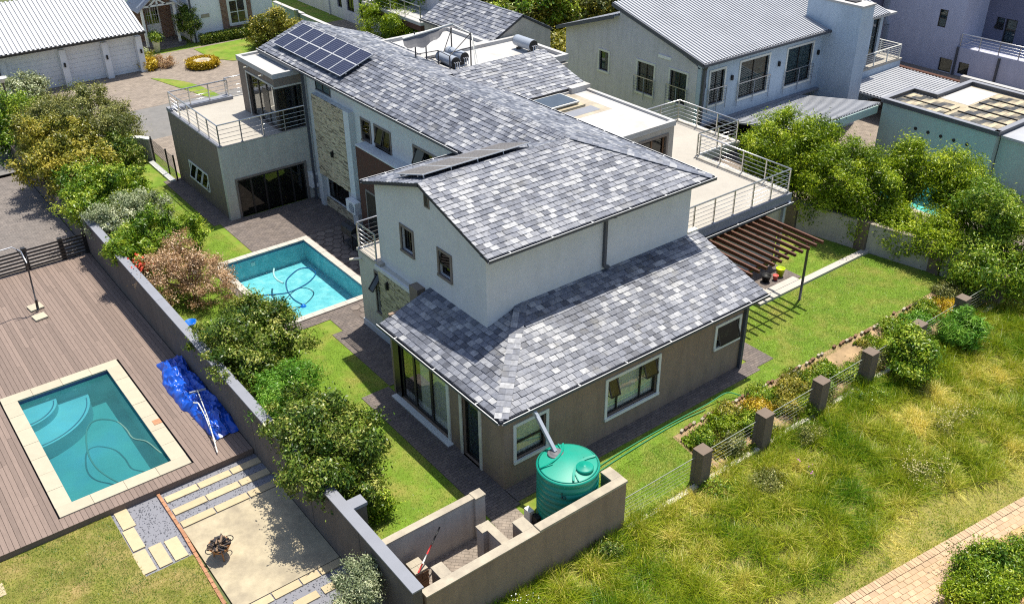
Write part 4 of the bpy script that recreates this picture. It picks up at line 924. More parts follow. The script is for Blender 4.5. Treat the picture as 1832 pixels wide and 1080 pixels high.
# ------------------------------------------------------------------ things on and around the house
def solar(par, o, e, s, nu, nv, w, h, fm='solar_frame', cm='solar_cell', cells_=(6, 8), gap=.01):
    o, e, s = Vector(o), Vector(e).normalized(), Vector(s).normalized(); n = e.cross(s); n = -n if n.z < 0 else n
    for i in range(nu):
        for j in range(nv):
            a = o + e * (i * (w + gap)) + s * (j * (h + gap)); q = MB()
            P = lambda u, v, d: a + e * u + s * v + n * d
            f = .022
            for (u0, u1, v0, v1) in ((0, w, 0, f), (0, w, h - f, h), (0, f, f, h - f), (w - f, w, f, h - f)):
                q.hexa([P(u0, v0, 0), P(u1, v0, 0), P(u1, v1, 0), P(u0, v1, 0), P(u0, v0, .035), P(u1, v0, .035), P(u1, v1, .035), P(u0, v1, .035)], 0)
            q.slab([P(f, f, .024), P(w - f, f, .024), P(w - f, h - f, .024), P(f, h - f, .024)], n, .015, 2)
            cu, cv = cells_; du, dv = (w - 2 * f) / cu, (h - 2 * f) / cv
            for k in range(cu):
                for l in range(cv):
                    u, v = f + k * du, f + l * dv; g = .008
                    q.face([P(u + g, v + g, .0265), P(u + du - g, v + g, .0265), P(u + du - g, v + dv - g, .0265), P(u + g, v + dv - g, .0265)], 1, R.random())
            q.build('solar_panel', [fm, cm, 'solar_gap'], par)
sv = Vector((1, 0, lp)).normalized(); nv_ = Vector((-lp, 0, 1)).normalized()
SA = thing('solar_array', 'six column array of dark blue solar panels on the long wing roof', 'solar panels', (6.2, 21.6, 7))
so = Vector((lx, 0, lz)) + sv * .48 + nv_ * .17 + Vector((0, 18.35, 0))
solar(SA, so, (0, 1, 0), sv, 6, 2, 1.06, .88)
q = MB()
for k in (.3, .95, 1.6): q.bar(so + sv * k - nv_ * .03, so + sv * k + Vector((0, 6.45, 0)) - nv_ * .03, .04, .04)
q.build('rail', 'steel', SA)
for k in range(7): q = MB(); a = so + sv * .3 + Vector((0, .1 + k * 1.03, 0)); q.bar(a, a - nv_ * .17, .03, .03); q.build('bracket', 'steel', SA)
SB = thing('solar_array', 'brown backed solar panels seen edge on beyond the gable ridge', 'solar panels', (4, 7.5, 7))
sv2 = Vector((0, 1, -pt)).normalized(); n2 = Vector((0, pt, 1)).normalized()
so2 = Vector((1.75, gm + .32, zp - pt * .32)) + n2 * .15
solar(SB, so2, (1, 0, 0), sv2, 4, 1, 1.06, 1.75, 'solar_frame', 'solar_back')
q = MB()
for k in (.3, 1.4): q.bar(so2 + sv2 * k - n2 * .03, so2 + sv2 * k + Vector((4.3, 0, 0)) - n2 * .03, .04, .04)
q.build('rail', 'steel', SB)
for k in range(5): q = MB(); a = so2 + sv2 * .12 + Vector((.1 + k * 1.03, 0, 0)); q.bar(a, a - n2 * .15, .03, .03); q.build('bracket', 'steel', SB)
# geysers
def geyser(x, y, z, L, r, ang, label, name='water_heater', group=None):
    t = thing(name, label, 'water heater', (x, y, z), group); ca, sa = math.cos(ang), math.sin(ang); d = Vector((ca, sa, 0))
    def ring(prof, m, nm):
        q = MB(); q.tube([Vector((x, y, z + r + .12)) + d * s for s, _ in prof], [rr for _, rr in prof], 20); return q.build(nm, m, t)
    ring([(-L / 2, r * .97), (-L / 2 + .03, r), (L / 2 - .03, r), (L / 2, r * .97)], 'grey_metal', 'drum')
    ring([(L / 2, r * .96), (L / 2 + .03, r * .93)], 'black', 'end_cap'); ring([(-L / 2 - .03, r * .93), (-L / 2, r * .96)], 'black', 'end_cap')
    for s in (-L / 3, L / 3):
        q = MB(); p = Vector((x, y, z)) + d * s; nrm = Vector((-sa, ca, 0)); q.bar(p - nrm * r * .7 + Vector((0, 0, .06)), p + nrm * r * .7 + Vector((0, 0, .06)), .05, .12); q.build('cradle', 'steel_dark', t)
    for k in range(3):
        q = MB(); c = Vector((x, y, z + r + .12)) + d * (L / 2 + .03); o = Vector((-sa, ca, 0)) * (.1 * (k - 1)); q.tube([c + o, c + o + d * .12, c + o + d * .12 + Vector((0, 0, -.3))], .018, 5); q.build('pipe', 'steel', t)
    return t
gzr = 6.36 - .16
geyser(10.72, 18.2, gzr, 1.25, .24, -math.pi / 2 , 'silver water heater drum on the flat roof nearest the slate ridge', group=None)
geyser(11.45, 18.55, gzr, 1.25, .24, -math.pi / 2, 'silver water heater drum behind another under the pipe frame')
geyser(14.95, 18.0, gzr, 1.25, .26, -math.pi / 2, 'lone silver water heater drum beside the rear gable wall')
PF = thing('pipe_frame', 'rusty pipe frame with sagging dark shade net above the water heaters', 'frame', (11.8, 19.5, gzr))
for x, y, h in ((9.75, 19.3, 1.5), (11.5, 17.5, 1.55), (11.5, 19.0, 1.5), (10.25, 19.2, 1.2), (10.3, 17.4, .75), (10.3, 18.3, .8)): q = MB(); q.box(x - .022, y - .022, gzr, x + .022, y + .022, gzr + h); q.build('post', 'steel_dark', PF)
for a, b in (((9.2, 19.4, gzr + 1.25), (11.6, 18.9, gzr + 1.6)), ((10.3, 17.4, gzr + .75), (11.5, 17.5, gzr + 1.5)), ((11.5, 17.5, gzr + 1.5), (11.5, 19.0, gzr + 1.5)), ((10.3, 18.3, gzr + .1), (11.5, 18.9, gzr + 1.5)), ((10.3, 17.4, gzr + .75), (10.3, 18.3, gzr + .8)), ((9.75, 19.3, gzr + .5), (10.3, 18.3, gzr + .8)), ((10.25, 19.2, gzr + .2), (11.5, 17.5, gzr + .9))):
    q = MB(); q.tube([a, b], .02, 5); q.build('brace', 'steel_dark', PF)
q = MB(); A_, B_ = Vector((9.2, 19.42, gzr + 1.28)), Vector((11.6, 18.92, gzr + 1.63)); q.tube([A_, B_], .055, 8); q.build('header_pipe', 'trim_white', PF)
q = MB(); nq = 16
def sag(t, k): p = A_ + (B_ - A_) * t; d = .5 * math.sin(math.pi * min(1, t * 1.15 + .1)) ** .7 + .06 * math.sin(t * 21); return (p.x - .12 * k, p.y - .30 * k, p.z - .02 - d * k - .10 * k * (1 - k))
for i in range(nq):
    for k in range(3): q.face([sag(i / nq, k / 3), sag((i + 1) / nq, k / 3), sag((i + 1) / nq, (k + 1) / 3), sag(i / nq, (k + 1) / 3)], sm=True)
q.build('shade_net', 'tank_lid_grey', PF)
q = MB(); q.tube([(11.55, 18.9, gzr + 1.6), (11.65, 17.6, gzr + 1.45), (11.62, 17.3, gzr + .1)], .028, 6); q.tube([(11.7, 17.7, gzr + 1.4), (11.72, 17.2, gzr + .05)], .022, 6); q.build('pipe', 'trim_white', PF)
# air conditioners
def aircon(label, at, ax):
    t = thing('air_conditioner', label, 'air conditioner', at); x, y, z = at
    w_, d_, h_ = .78, .3, .56
    if ax == 'x':
        q = MB(); q.box(x - d_, y, z, x, y + w_, z + h_); q.build('body', 'tin_white', t)
        q = MB(); q.tube([(x - d_ - .003, y + .3, z + h_ / 2), (x - d_ - .02, y + .3, z + h_ / 2)], .22, 16); g = q.build('fan_grille', 'coping_grey', t)
        for k in range(5): q = MB(); q.box(x - d_ - .026, y + .1, z + .1 + k * .09, x - d_ - .0205, y + .5, z + .115 + k * .09); q.build('grille_bar', 'tin_white', g)
        for k in (.1, .62): q = MB(); q.bar((x, y + k, z - .02), (x - d_, y + k, z - .02), .04, .04); q.build('bracket', 'steel_dark', t)
    else:
        q = MB(); q.box(x, y - d_, z, x + w_ * .75, y, z + h_ * 1.3); q.build('body', 'tin_white', t)
        q = MB(); q.tube([(x + .3, y - d_ - .003, z + h_ * .7), (x + .3, y - d_ - .02, z + h_ * .7)], .2, 16); q.build('fan_grille', 'coping_grey', t)
        for k in (.08, .48): q = MB(); q.bar((x + k, y, z - .02), (x + k, y - d_, z - .02), .04, .04); q.build('bracket', 'steel_dark', t)
aircon('white air conditioner unit on the wall right of the folding doors', (5.02, 21.88, .72), 'y')
aircon('white air conditioner unit under the stone panel, left of the dark brown wall', (5.06, 16.95, 1.1), 'x')
for i, (x, y, z, lb) in enumerate(((5.06, 19.1, 3.2, 'small black lamp on the tall stone panel of the long wing'), (1.32, 8.35, 2.72, 'small black lamp on the stone panel below the gable'))):
    t = thing('wall_lamp', lb, 'lamp', (x, y, z)); BX('lamp_body', 'black', t, x - .1, y - .05, z - .12, x - .01, y + .05, z + .12); BX('back_plate', 'black', t, x - .012, y - .035, z - .17, x, y + .035, z + .17)
# barbecue on the patio
BQ = thing('barbecue', 'black kettle barbecue cart on the shaded patio by the dark wall', 'barbecue', (4.15, 16.3, G))
q = MB(); q.box(3.9, 15.85, G + .62, 4.4, 16.75, G + .84); q.build('firebox', 'bbq_black', BQ)
q = MB(); q.tube([(3.9, 16.3, G + .84), (3.93, 16.3, G + 1.0)], .01, 5); q.lathe([(0.01, 0), (.24, 0), (.235, .02)], (4.15, 16.3, G + .84), 18); q.build('grill', 'steel_dark', BQ)
ld = MB(); n = 8
for k in range(n):
    a, b = math.pi * k / n, math.pi * (k + 1) / n
    P = lambda g, y: (4.15 - .25 * math.cos(g), y, G + .85 + .2 * math.sin(g))
    ld.face([P(a, 15.85), P(a, 16.75), P(b, 16.75), P(b, 15.85)], sm=True)
for y, rv in ((15.85, 1), (16.75, -1)): ld.face([(4.15 - .25 * math.cos(math.pi * k / n), y, G + .85 + .2 * math.sin(math.pi * k / n)) for k in range(n + 1)][::rv])
ld.build('lid', 'bbq_black', BQ)
for dx in (3.94, 4.36):
    for dy in (15.9, 16.7): q = MB(); q.bar((dx, dy, G), (dx, dy, G + .62), .035, .035); q.build('leg', 'bbq_black', BQ)
BX('side_shelf', 'steel_dark', BQ, 3.9, 15.45, G + .78, 4.4, 15.84, G + .81); BX('lower_shelf', 'steel_dark', BQ, 3.92, 15.9, G + .2, 4.38, 16.7, G + .23)
# water tank
TC = (.78, -1.86, .0); TR, TH = .86, 1.92
WT = thing('water_tank', 'round green plastic water tank with domed lid by the house corner', 'water tank', (TC[0], TC[1], 0))
prof = [(TR, .0)]
for k in range(9):
    z = .12 + k * .2; prof += [(TR, z), (TR - .02, z + .02), (TR - .02, z + .05), (TR, z + .07)]
prof += [(TR + .015, TH - .03), (TR + .02, TH), (TR - .03, TH + .035)]
q = MB(); q.lathe(prof, TC, 48); q.build('body', 'tank_green', WT)
q = MB(); q.lathe([(TR - .03, TH + .035), (TR - .08, TH + .05), (TR - .4, TH + .10), (.25, TH + .14), (0, TH + .145)], TC, 48); dome = q.build('dome', 'tank_green', WT)
def dz(r): return TH + .05 + (.095) * (1 - min(1, r / (TR - .08)))
for sgn, ang in ((1, 0), (-1, 0)):               # two curved raised bands and the sunk quadrants between them
    q = MB(); c0 = math.radians(20)
    for k in range(14):
        t0, t1 = -1 + 2 * k / 14, -1 + 2 * (k + 1) / 14
        def pt_(t, o):
            u = t * (TR - .10); v = sgn * (.30 + .34 * t * t + o); r = math.hypot(u, v)
            if r > TR - .07: u, v = u * (TR - .07) / r, v * (TR - .07) / r; r = TR - .07
            x = u * math.cos(c0) - v * math.sin(c0); y = u * math.sin(c0) + v * math.cos(c0); return TC[0] + x, TC[1] + y, r
        a0, a1, b0, b1 = pt_(t0, -.035), pt_(t1, -.035), pt_(t0, .035), pt_(t1, .035)
        q.hexa([(a0[0], a0[1], dz(a0[2])), (a1[0], a1[1], dz(a1[2])), (b1[0], b1[1], dz(b1[2])), (b0[0], b0[1], dz(b0[2])), (a0[0], a0[1], dz(a0[2]) + .06), (a1[0], a1[1], dz(a1[2]) + .06), (b1[0], b1[1], dz(b1[2]) + .045), (b0[0], b0[1], dz(b0[2]) + .045)])
    q.build('dome_rib', 'tank_green', WT)
for a in (70, 160, 250, 340):
    q = MB(); g = math.radians(a); q.bar((TC[0] + .45 * math.cos(g), TC[1] + .45 * math.sin(g), dz(.45) + .015), (TC[0] + .8 * math.cos(g), TC[1] + .8 * math.sin(g), dz(.8) + .02), .03, .05); q.build('dome_rib', 'tank_green', WT)
lc = (TC[0] + .17, TC[1] - .48, dz(.5) - .01)
q = MB(); q.lathe([(.25, 0), (.25, .07), (.22, .095), (.06, .11), (.05, .125), (0, .125)], lc, 28); q.build('lid', 'tank_green', WT)
ic = (TC[0] - .06, TC[1] + .46, dz(.48) - .01)
q = MB(); q.lathe([(.22, 0), (.23, .04), (.20, .06), (.16, .05), (.15, .07), (0, .075)], ic, 26); q.build('strainer', 'tank_lid_grey', WT)
# embossed mark on the tank side, low towards the camera
mk = MB(); ma = math.radians(222)
def tp(du, z, o=.012): g = ma + du / TR; return (TC[0] + (TR + o) * math.cos(g), TC[1] + (TR + o) * math.sin(g), TC[2] + z)
for pth in ([(-.04, 1.66), (-.04, 1.5), (-.06, 1.47), (-.09, 1.48)], [(.02 + .05 * math.cos(k * math.pi / 5), 1.49 + .05 * math.sin(k * math.pi / 5)) for k in range(11)]):
    mk.tube([tp(u, z) for u, z in pth], .010, 5)
mk.build('embossed_mark', 'underlay', WT)
q = MB(); q.lathe([(TR + .12, -.05), (TR + .12, .0), (0, .0)], (TC[0], TC[1], -.0), 32); q.build('base', 'concrete', WT)
pipe(H, [(.72, -.41, 2.9), (.76, -.52, 2.78), (ic[0] + .02, ic[1] + .04, ic[2] + .06)], .05, 'grey_metal')['label'] = 'grey pipe leading from the gutter down into the tank'
BX('outlet_box', 'trim_white', WT, TC[0] - 1.06, TC[1] + .35, .1, TC[0] - .9, TC[1] + .6, .5)
BX('outlet_valve', 'black', WT, TC[0] - 1.0, TC[1] + .1, .1, TC[0] - .84, TC[1] + .34, .4)
# pergola
PG = thing('pergola', 'dark timber pergola of parallel slats beside the right lawn', 'pergola', (14, 2.8, G))
pz_ = 2.66
for k in range(12):
    x = 11.35 + k * .40; q = MB(); q.hexa([(x - .04, 1.12, pz_ - .05), (x + .04, 1.12, pz_ - .05), (x + .04, 4.12, pz_ - .10), (x - .04, 4.12, pz_ - .10), (x - .04, 1.12, pz_ + .06), (x + .04, 1.12, pz_ + .06), (x + .04, 4.14, pz_ + .07), (x - .04, 4.14, pz_ + .07)]); sl = q.build('slat', 'pergola_wood', PG)
    for y in (1.7, 2.8, 3.7): q = MB(); q.box(x + .041, y - .02, pz_ - .02, x + .07, y + .02, pz_ + .02); q.build('bracket', 'trim_white', sl)
for y in (1.55, 3.95): BX('beam', 'pergola_wood', PG, 11.0, y - .03, pz_ - .16, 15.95, y + .03, pz_ - .101)
for x, y in ((15.5, 1.55), ): q = MB(); q.tube([(x, y, G - .1), (x, y, pz_ - .16)], .05, 10); q.build('post', 'steel_dark', PG)
BX('trellis', 'pergola_wood', PG, 12.4, 4.1, .4, 12.5, 4.2, 2.4)
# pots under the pergola
def pot(x, y, z, r, h, m, name, label, cat, plant=None):
    t = thing(name, label, cat, (x, y, z)); q = MB(); q.lathe([(r * .65, 0), (r * .95, h * .92), (r, h * .92), (r, h), (r * .86, h), (r * .8, h * .8), (0, h * .8)], (x, y, z), 20); q.build('bowl', m, t); return t
pot(16.35, 3.2, G + .02, .19, .36, 'lime', 'plant_pot', 'lime green pot standing under the pergola', 'pot')
pot(15.95, 3.1, G + .02, .12, .22, 'pink', 'plant_pot', 'small pink pot beside the lime green one', 'pot')
pot(15.55, 3.25, G + .02, .2, .3, 'black', 'plant_pot', 'black pot under the pergola slats near the house', 'pot')
# garden hose along the front lawn
hose('garden_hose', 'green garden hose lying across the lawn behind the tank', [(1.55, -1.25, G + .05), (2.5, -.98, G + .03), (4.2, -.85, G + .03), (6.0, -.82, G + .03), (7.6, -.9, G + .1), (8.4, -1.0, G + .25), (8.9, -1.25, G + .05), (9.3, -1.5, G + .05)], .02, 'hose_green')
hose('garden_hose', 'second green hose strand running close beside the first', [(1.5, -1.4, G + .05), (2.6, -1.12, G + .03), (4.4, -.98, G + .03), (6.2, -.92, G + .03), (7.4, -1.02, G + .05)], .018, 'hose_green')

# ------------------------------------------------------------------ left garden things
DF = thing('slatted_fence', 'dark brown horizontal slat fence at the far end of the deck', 'fence', (-10, 23.15, 0))
for x in (-4.98, -5.95, -7.4, -8.9, -10.4, -11.9, -13.4): BX('post', 'alu_dark', DF, x - .09, 23.06, -.1, x + .09, 23.24, .98)
for k in range(6): BX('slat', 'alu_dark', DF, -15, 23.02, .08 + k * .155, -4.965, 23.055, .15 + k * .155)
UM = thing('parasol_stand', 'grey cantilever parasol stand without canopy on the timber deck', 'parasol', (-8.0, 19.3, 0))
q = MB(); q.tube([(-8.0, 19.3, .06), (-7.97, 19.3, .5)], .05, 10); q.build('sleeve', 'alu_dark', UM)
q = MB(); q.tube([(-7.98, 19.3, .45), (-7.9, 19.28, 2.1)], .03, 8); q.build('pole', 'steel_dark', UM)
q = MB(); q.tube([(-7.9, 19.28, 2.1), (-7.95, 19.5, 2.5), (-8.2, 19.6, 2.72), (-9.2, 19.4, 2.78), (-10.4, 19.1, 2.72)], .028, 8); q.build('arm', 'steel', UM)
q = MB(); q.tube([(-7.92, 19.28, 1.95), (-7.75, 19.5, 2.6)], .02, 6); q.tube([(-7.9, 19.29, 2.1), (-8.1, 19.4, 2.7)], .018, 6); q.build('brace', 'steel_dark', UM)
for c, r in (((-8.02, 19.62), .72), ((-8.08, 18.75), .66)):
    q = MB(); h = r / 2; a = .12; pts = [(c[0] + h * math.cos(a + k * math.pi / 2 + .785) * .98, c[1] + h * math.sin(a + k * math.pi / 2 + .785) * .98) for k in range(4)]; q.prism(pts, .012, .075); q.build('base_slab', 'coping_cream', UM)
# tarpaulin heap: crumpled blue sheet
NX, NY = 46, 170; tv = []
from mathutils import noise as mn
def rdg(x, y, o): return 1 - abs(mn.noise((x, y, o))) * 2.2
for j in range(NY):
    v = j / (NY - 1); yc = 12.85 - 5.3 * v; wd_ = .44 + .17 * math.sin(v * 3.0 + .2) + .07 * mn.noise((v * 9, 3, 0)); xc = -5.22 - .13 * math.sin(v * 3.2) + .12 * mn.noise((v * 5, 0, 0))
    for i in range(NX):
        u = i / (NX - 1) * 2 - 1; env = max(0, 1 - abs(u) ** 4) ** .8 * min(1, (min(v, 1 - v) * 10 + .1))
        x_, y_ = u * 1.3, v * 9
        h = env * (.20 + .16 * mn.noise((x_, y_ * .7, 0)) + .17 * rdg(x_ * 1.2 + .6 * mn.noise((y_, x_, 2)), y_ * .9 - x_, 4) ** 2 * .8 + .08 * rdg(x_ * 2.6 + y_ * .5, y_ * 2.1, 7) + .03 * mn.noise((x_ * 6, y_ * 5, 1))) + .01
        tv.append((xc + u * wd_ + .09 * mn.noise((x_ * 1.5, y_ * 1.6, 5)), yc + .10 * mn.noise((x_ * 1.5, y_ * 1.6, 9)), max(.006, h)))
tf = np.array([(j * NX + i, (j + 1) * NX + i, (j + 1) * NX + i + 1, j * NX + i + 1) for j in range(NY - 1) for i in range(NX - 1)])
tv = np.array(tv) - np.array((-5.3, 10.1, 0)); tm_ = npmesh('tarpaulin', tv, tf, ['tarp'], smooth=True); to = link('tarpaulin', tm_, None, (-5.3, 10.1, 0)); setprops(to, 'crumpled bright blue tarpaulin heap on the deck along the wall', 'tarpaulin')
q = MB(); q.tube([(-5.93, 6.85, .08), (-5.62, 8.2, .46), (-5.38, 9.6, .64)], .018, 6); hp = q.build('handle', 'trim_white', t0 := thing('pool_brush', 'white pole with wide brush head lying on the blue tarpaulin', 'pool brush', (-5.6, 8.2, 0)))
q = MB(); q.bar((-5.62, 9.68, .57), (-5.12, 9.52, .6), .05, .05); q.build('brush_head', 'grey_metal', t0)
q = MB(); q.tube([(-5.80, 7.3, .14), (-5.64, 8.4, .46), (-5.60, 9.0, .55), (-5.72, 9.12, .55)], .022, 6); q.build('pool_pole', 'trim_white', label='bent white pole crossing the brush handle on the tarpaulin', category='pole')
q = MB(); q.lathe([(.17, 0), (.22, .16), (.225, .2), (.19, .2), (.15, .03), (0, .03)], (-4.38, 12.3, 1.35), 18); bb = q.build('blue_bucket', 'plastic_blue', label='blue plastic tub behind the boundary wall by the pier', category='tub')
BX('bucket_stand', 'wood_brown', None, -4.55, 12.1, G, -4.2, 12.5, 1.35, label='brown stand under the blue tub behind the wall', category='stand')
# fire pit
FP = thing('fire_pit', 'rusty bowl fire pit heaped with charred wood on the concrete slab', 'fire pit', (-7.48, 2.95, -.2))
fc = (-7.48, 2.95, -.2)
q = MB(); q.lathe([(.10, .22), (.24, .30), (.31, .44), (.30, .44), (.22, .32), (0, .26)], fc, 22); q.build('bowl', 'ash_metal', FP)
for k in range(3): g = k * 2.09 + .4; q = MB(); q.bar((fc[0] + .22 * math.cos(g), fc[1] + .22 * math.sin(g), fc[2]), (fc[0] + .15 * math.cos(g), fc[1] + .15 * math.sin(g), fc[2] + .3), .035, .035); q.build('leg', 'ash_metal', FP)
for g in (.2, 3.34): q = MB(); q.tube([(fc[0] + (.3 + .12 * math.sin(k * math.pi / 6)) * math.cos(g) - .12 * math.cos(k * math.pi / 6) * math.sin(g), fc[1] + (.3 + .12 * math.sin(k * math.pi / 6)) * math.sin(g) + .12 * math.cos(k * math.pi / 6) * math.cos(g), fc[2] + .43) for k in range(7)], .014, 5); q.build('handle', 'alu_dark', FP)
q = MB()
for k in range(70):
    a, r = R.uniform(0, 6.28), .27 * math.sqrt(R.random()); c = Vector((fc[0] + r * math.cos(a), fc[1] + r * math.sin(a), fc[2] + .42 + R.uniform(0, .24) * (1.1 - r / .3)))
    d = Vector((R.uniform(-1, 1), R.uniform(-1, 1), R.uniform(-.3, .3))).normalized() * R.uniform(.04, .13); q.bar(c - d, c + d, R.uniform(.03, .06), R.uniform(.03, .06), t=R.choice([0, 0, 0, .2, .5]))
q.build('charred_wood', 'coal', FP, kind='stuff')
# yard between the screen walls
BS = thing('brick_stack', 'neat stack of brown paving bricks at the corner of the yard', 'bricks', (-3.95, -1.45, G))
for k in range(9):
    for j in range(4):
        q = MB(); x0, y0 = -4.12 + (j % 2) * .2 + R.uniform(-.01, .01), -1.7 + (j // 2) * .24 + R.uniform(-.01, .01); q.box(x0, y0, G + .02 + k * .075, x0 + .19, y0 + .225, G + .088 + k * .075); q.build('brick', 'coping_sand' if k == 8 else 'wood_brown', BS)
PO = thing('marker_pole', 'red and white pole leaning across the brick stack in the yard', 'pole', (-3.9, -1.6, .8))
pa_, pb_ = Vector((-4.05, -1.72, .82)), Vector((-3.0, -1.18, 1.35))
for k, m in enumerate(('red_paint', 'trim_white', 'red_paint', 'black', 'black')): q = MB(); q.tube([pa_ + (pb_ - pa_) * (k / 5), pa_ + (pb_ - pa_) * ((k + 1) / 5)], .022, 7); q.build('band', m, PO)
q = MB(); q.tube([(-3.6, -2.70, G + .8), (-2.2, -2.70, G + .82)], .015, 5); q.build('red_rail', 'red_paint', label='thin red rod lying along the inside of the screen wall', category='rod')
# garden lamp and gate by the road
GW = thing('gate_wall', 'pale stub wall with white capping beside the garden gate', 'wall', (.5, 31.8, 0))
for a, b in (((-.6, 32.6), (.55, 31.7)), ((.55, 31.7), (.82, 31.2))):
    q = MB(); q.bar((a[0], a[1], G + .5), (b[0], b[1], G + .5), .2, 1.3); q.build('wall', 'wall_beige', GW); q = MB(); q.bar((a[0], a[1], G + 1.19), (b[0], b[1], G + 1.19), .28, .07); q.build('capping', 'trim_white', GW)
GT = thing('garden_gate', 'dark mesh fence panels and posts left of the terrace block', 'fence', (.8, 29.5, 0))
for y in (31.1, 28.96, 27.9): BX('post', 'alu_dark', GT, .78, y - .035, G - .1, .85, y + .035, G + 1.35)
for a, b in ((31.06, 29.0), (28.92, 27.94)):
    q = MB()
    for k in range(13): z = G + .06 + k * .1; q.bar((.815, a, z), (.815, b, z), .01, .012)
    for k in range(int((a - b) / .1)): y = b + k * .1; q.bar((.815, y, G + .05), (.815, y, G + 1.27), .008, .008)
    q.build('mesh_panel', 'alu_dark', GT)
BX('garden_kerb', 'trim_white', None, .45, 27.9, G - .05, .72, 31.0, G + .10, label='pale concrete kerb under the mesh fence by the terrace block', category='kerb')
def lamp(x, y, h, label):
    t = thing('street_lamp', label, 'lamp post', (x, y, 0)); q = MB(); q.tube([(x, y, 0), (x, y, h)], .05, 8); q.build('pole', 'steel_dark', t); q = MB(); q.lathe([(.05, 0), (.12, .02), (.13, .2), (.28, .24), (.26, .3), (0, .34)], (x, y, h), 18); q.build('lamp_head', 'trim_white', t)
lamp(-3.4, 42.4, 2.3, 'short lamp post with white head beside the white garage')
# ------------------------------------------------------------------ neighbouring houses
def corrugate(par, o, e, s, L, W, m, pitch_=.2, amp=.035, name='roof_sheet', th=.02):
    """ribbed metal sheet: o corner, e along eave (length L), s up slope (length W)"""
    o, e, s = Vector(o), Vector(e).normalized(), Vector(s).normalized(); n = e.cross(s); n = -n if n.z < 0 else n
    q = MB(); k = int(L / pitch_); prof = []
    for i in range(k + 1):
        for du, h in ((0, 0), (.5, 0), (.52, amp), (.96, amp), (.98, 0)):
            u = (i + du) * L / (k + 1); prof.append((u, h))
    for (ua, ha), (ub, hb) in zip(prof, prof[1:]):
        if ub - ua < 1e-6: continue
        q.face([o + e * ua + n * ha, o + e * ub + n * hb, o + e * ub + n * hb + s * W, o + e * ua + n * ha + s * W])
    q.slab([o - n * .02, o + e * L - n * .02, o + e * L + s * W - n * .02, o + s * W - n * .02], n, .06)
    return q.build(name, m, par)
# white triple garage, top left
WG = thing('white_garage', 'white triple garage with ribbed white metal roof', 'garage', (1, 50, 0))
wall('wall', 'white_wall', WG, 'y', 46.9, -12, 5.85, -.1, 2.75, [(-2.3, .75, -.05, 2.2), (1.25, 3.35, -.05, 2.2), (3.75, 5.5, -.05, 2.2)], .3)
BX('wall', 'white_wall', WG, 5.55, 47.2, -.1, 5.85, 55, 2.75); BX('wall', 'white_wall', WG, -12, 55, -.1, 5.85, 55.3, 2.75)
for a, b in ((-2.3, .75), (1.25, 3.35), (3.75, 5.5)):
    q = MB(); d = BX('garage_door', 'white_wall', WG, a - .01, 47.05, -.05, b + .01, 47.1, 2.2)
    for k in range(8): BX('door_slat', 'white_wall', d, a + .01, 47.025, -.03 + k * .278, b - .01, 47.049, .235 + k * .278)
for x in (.78, 3.38, 5.52): BX('pier', 'white_wall', WG, x, 46.6, -.1, x + .38, 46.897, 2.4)
for x in (.9, 3.5, 5.68): BX('wall_lamp', 'black', WG, x, 46.5, 1.35, x + .1, 46.598, 1.6)
ga = math.atan2(1.7, 4.0)
corrugate(WG, (-12.2, 46.2, 2.78), (1, 0, 0), (0, 4.6, 2.0), 18.3, 5.02, 'roof_white', .26, .075)
corrugate(WG, (-12.2, 55.4, 2.78), (1, 0, 0), (0, -4.6, 2.0), 18.3, 5.02, 'roof_white', .26, .075)
BX('gutter', 'alu_dark', WG, -12.2, 46.06, 2.66, 6.1, 46.18, 2.79)
q = MB(); q.slab([(5.83, 46.9, 2.74), (5.83, 50.8, 4.6), (5.83, 55.2, 2.74)], (1, 0, 0), .2); q.build('gable_wall', 'white_wall', WG)
pipe(WG, [(-2.75, 46.3, 2.7), (-2.75, 46.85, 2.5), (-2.75, 46.85, 0)], .05)
# white house with brick porch
WH = thing('white_house', 'white house with gabled brick porch and double front door', 'house', (13, 56, 0))
BX('wall', 'white_wall', WH, 8.2, 53.6, -.1, 10.9, 64, 6.0); BX('wall', 'white_wall', WH, 10.902, 51.2, -.1, 17.2, 64, 6.5)
BX('brick_panel', 'facebrick', WH, 13.2, 51.12, .1, 15.5, 51.198, 6.4)
BX('brick_panel', 'facebrick', WH, 7.6, 53.2, .1, 8.4, 53.597, 3.0); BX('brick_panel', 'facebrick', WH, 9.5, 53.3, .1, 10.3, 53.597, 3.0)
window(WH, 'y', 51.12, (13.8, 15.0, .95, 2.6), trim=.14, mull=(.5,), trans=((0, .5), (1, .5)), fm='trim_white', rec=-.03, glass='glass_blue', curtain=False)
dr = BX('door', 'white_paint', WH, 8.3, 53.5, .25, 9.5, 53.59, 2.7)
for a in (8.4, 8.95):
    BX('pane', 'glass_dark', dr, a, 53.485, 1.3, a + .45, 53.498, 2.5)
    for k in (.15, .3): BX('glazing_bar', 'white_paint', dr, a + k - .01, 53.47, 1.3, a + k + .01, 53.484, 2.5)
    BX('glazing_bar', 'white_paint', dr, a, 53.47, 1.9, a + .45, 53.484, 1.93)
BX('handle', 'steel', dr, 8.86, 53.44, 1.2, 8.88, 53.49, 1.6); BX('handle', 'steel', dr, 8.92, 53.44, 1.2, 8.94, 53.49, 1.6)
BX('step', 'paving_drive', WH, 7.4, 51.4, -.05, 10.4, 53.58, .25); BX('step', 'paving_drive', WH, 7.2, 51.0, -.05, 10.2, 51.398, .12)
for x in (7.75, 10.05): BX('porch_post', 'white_paint', WH, x - .08, 51.6, .25, x + .08, 51.76, 2.9)
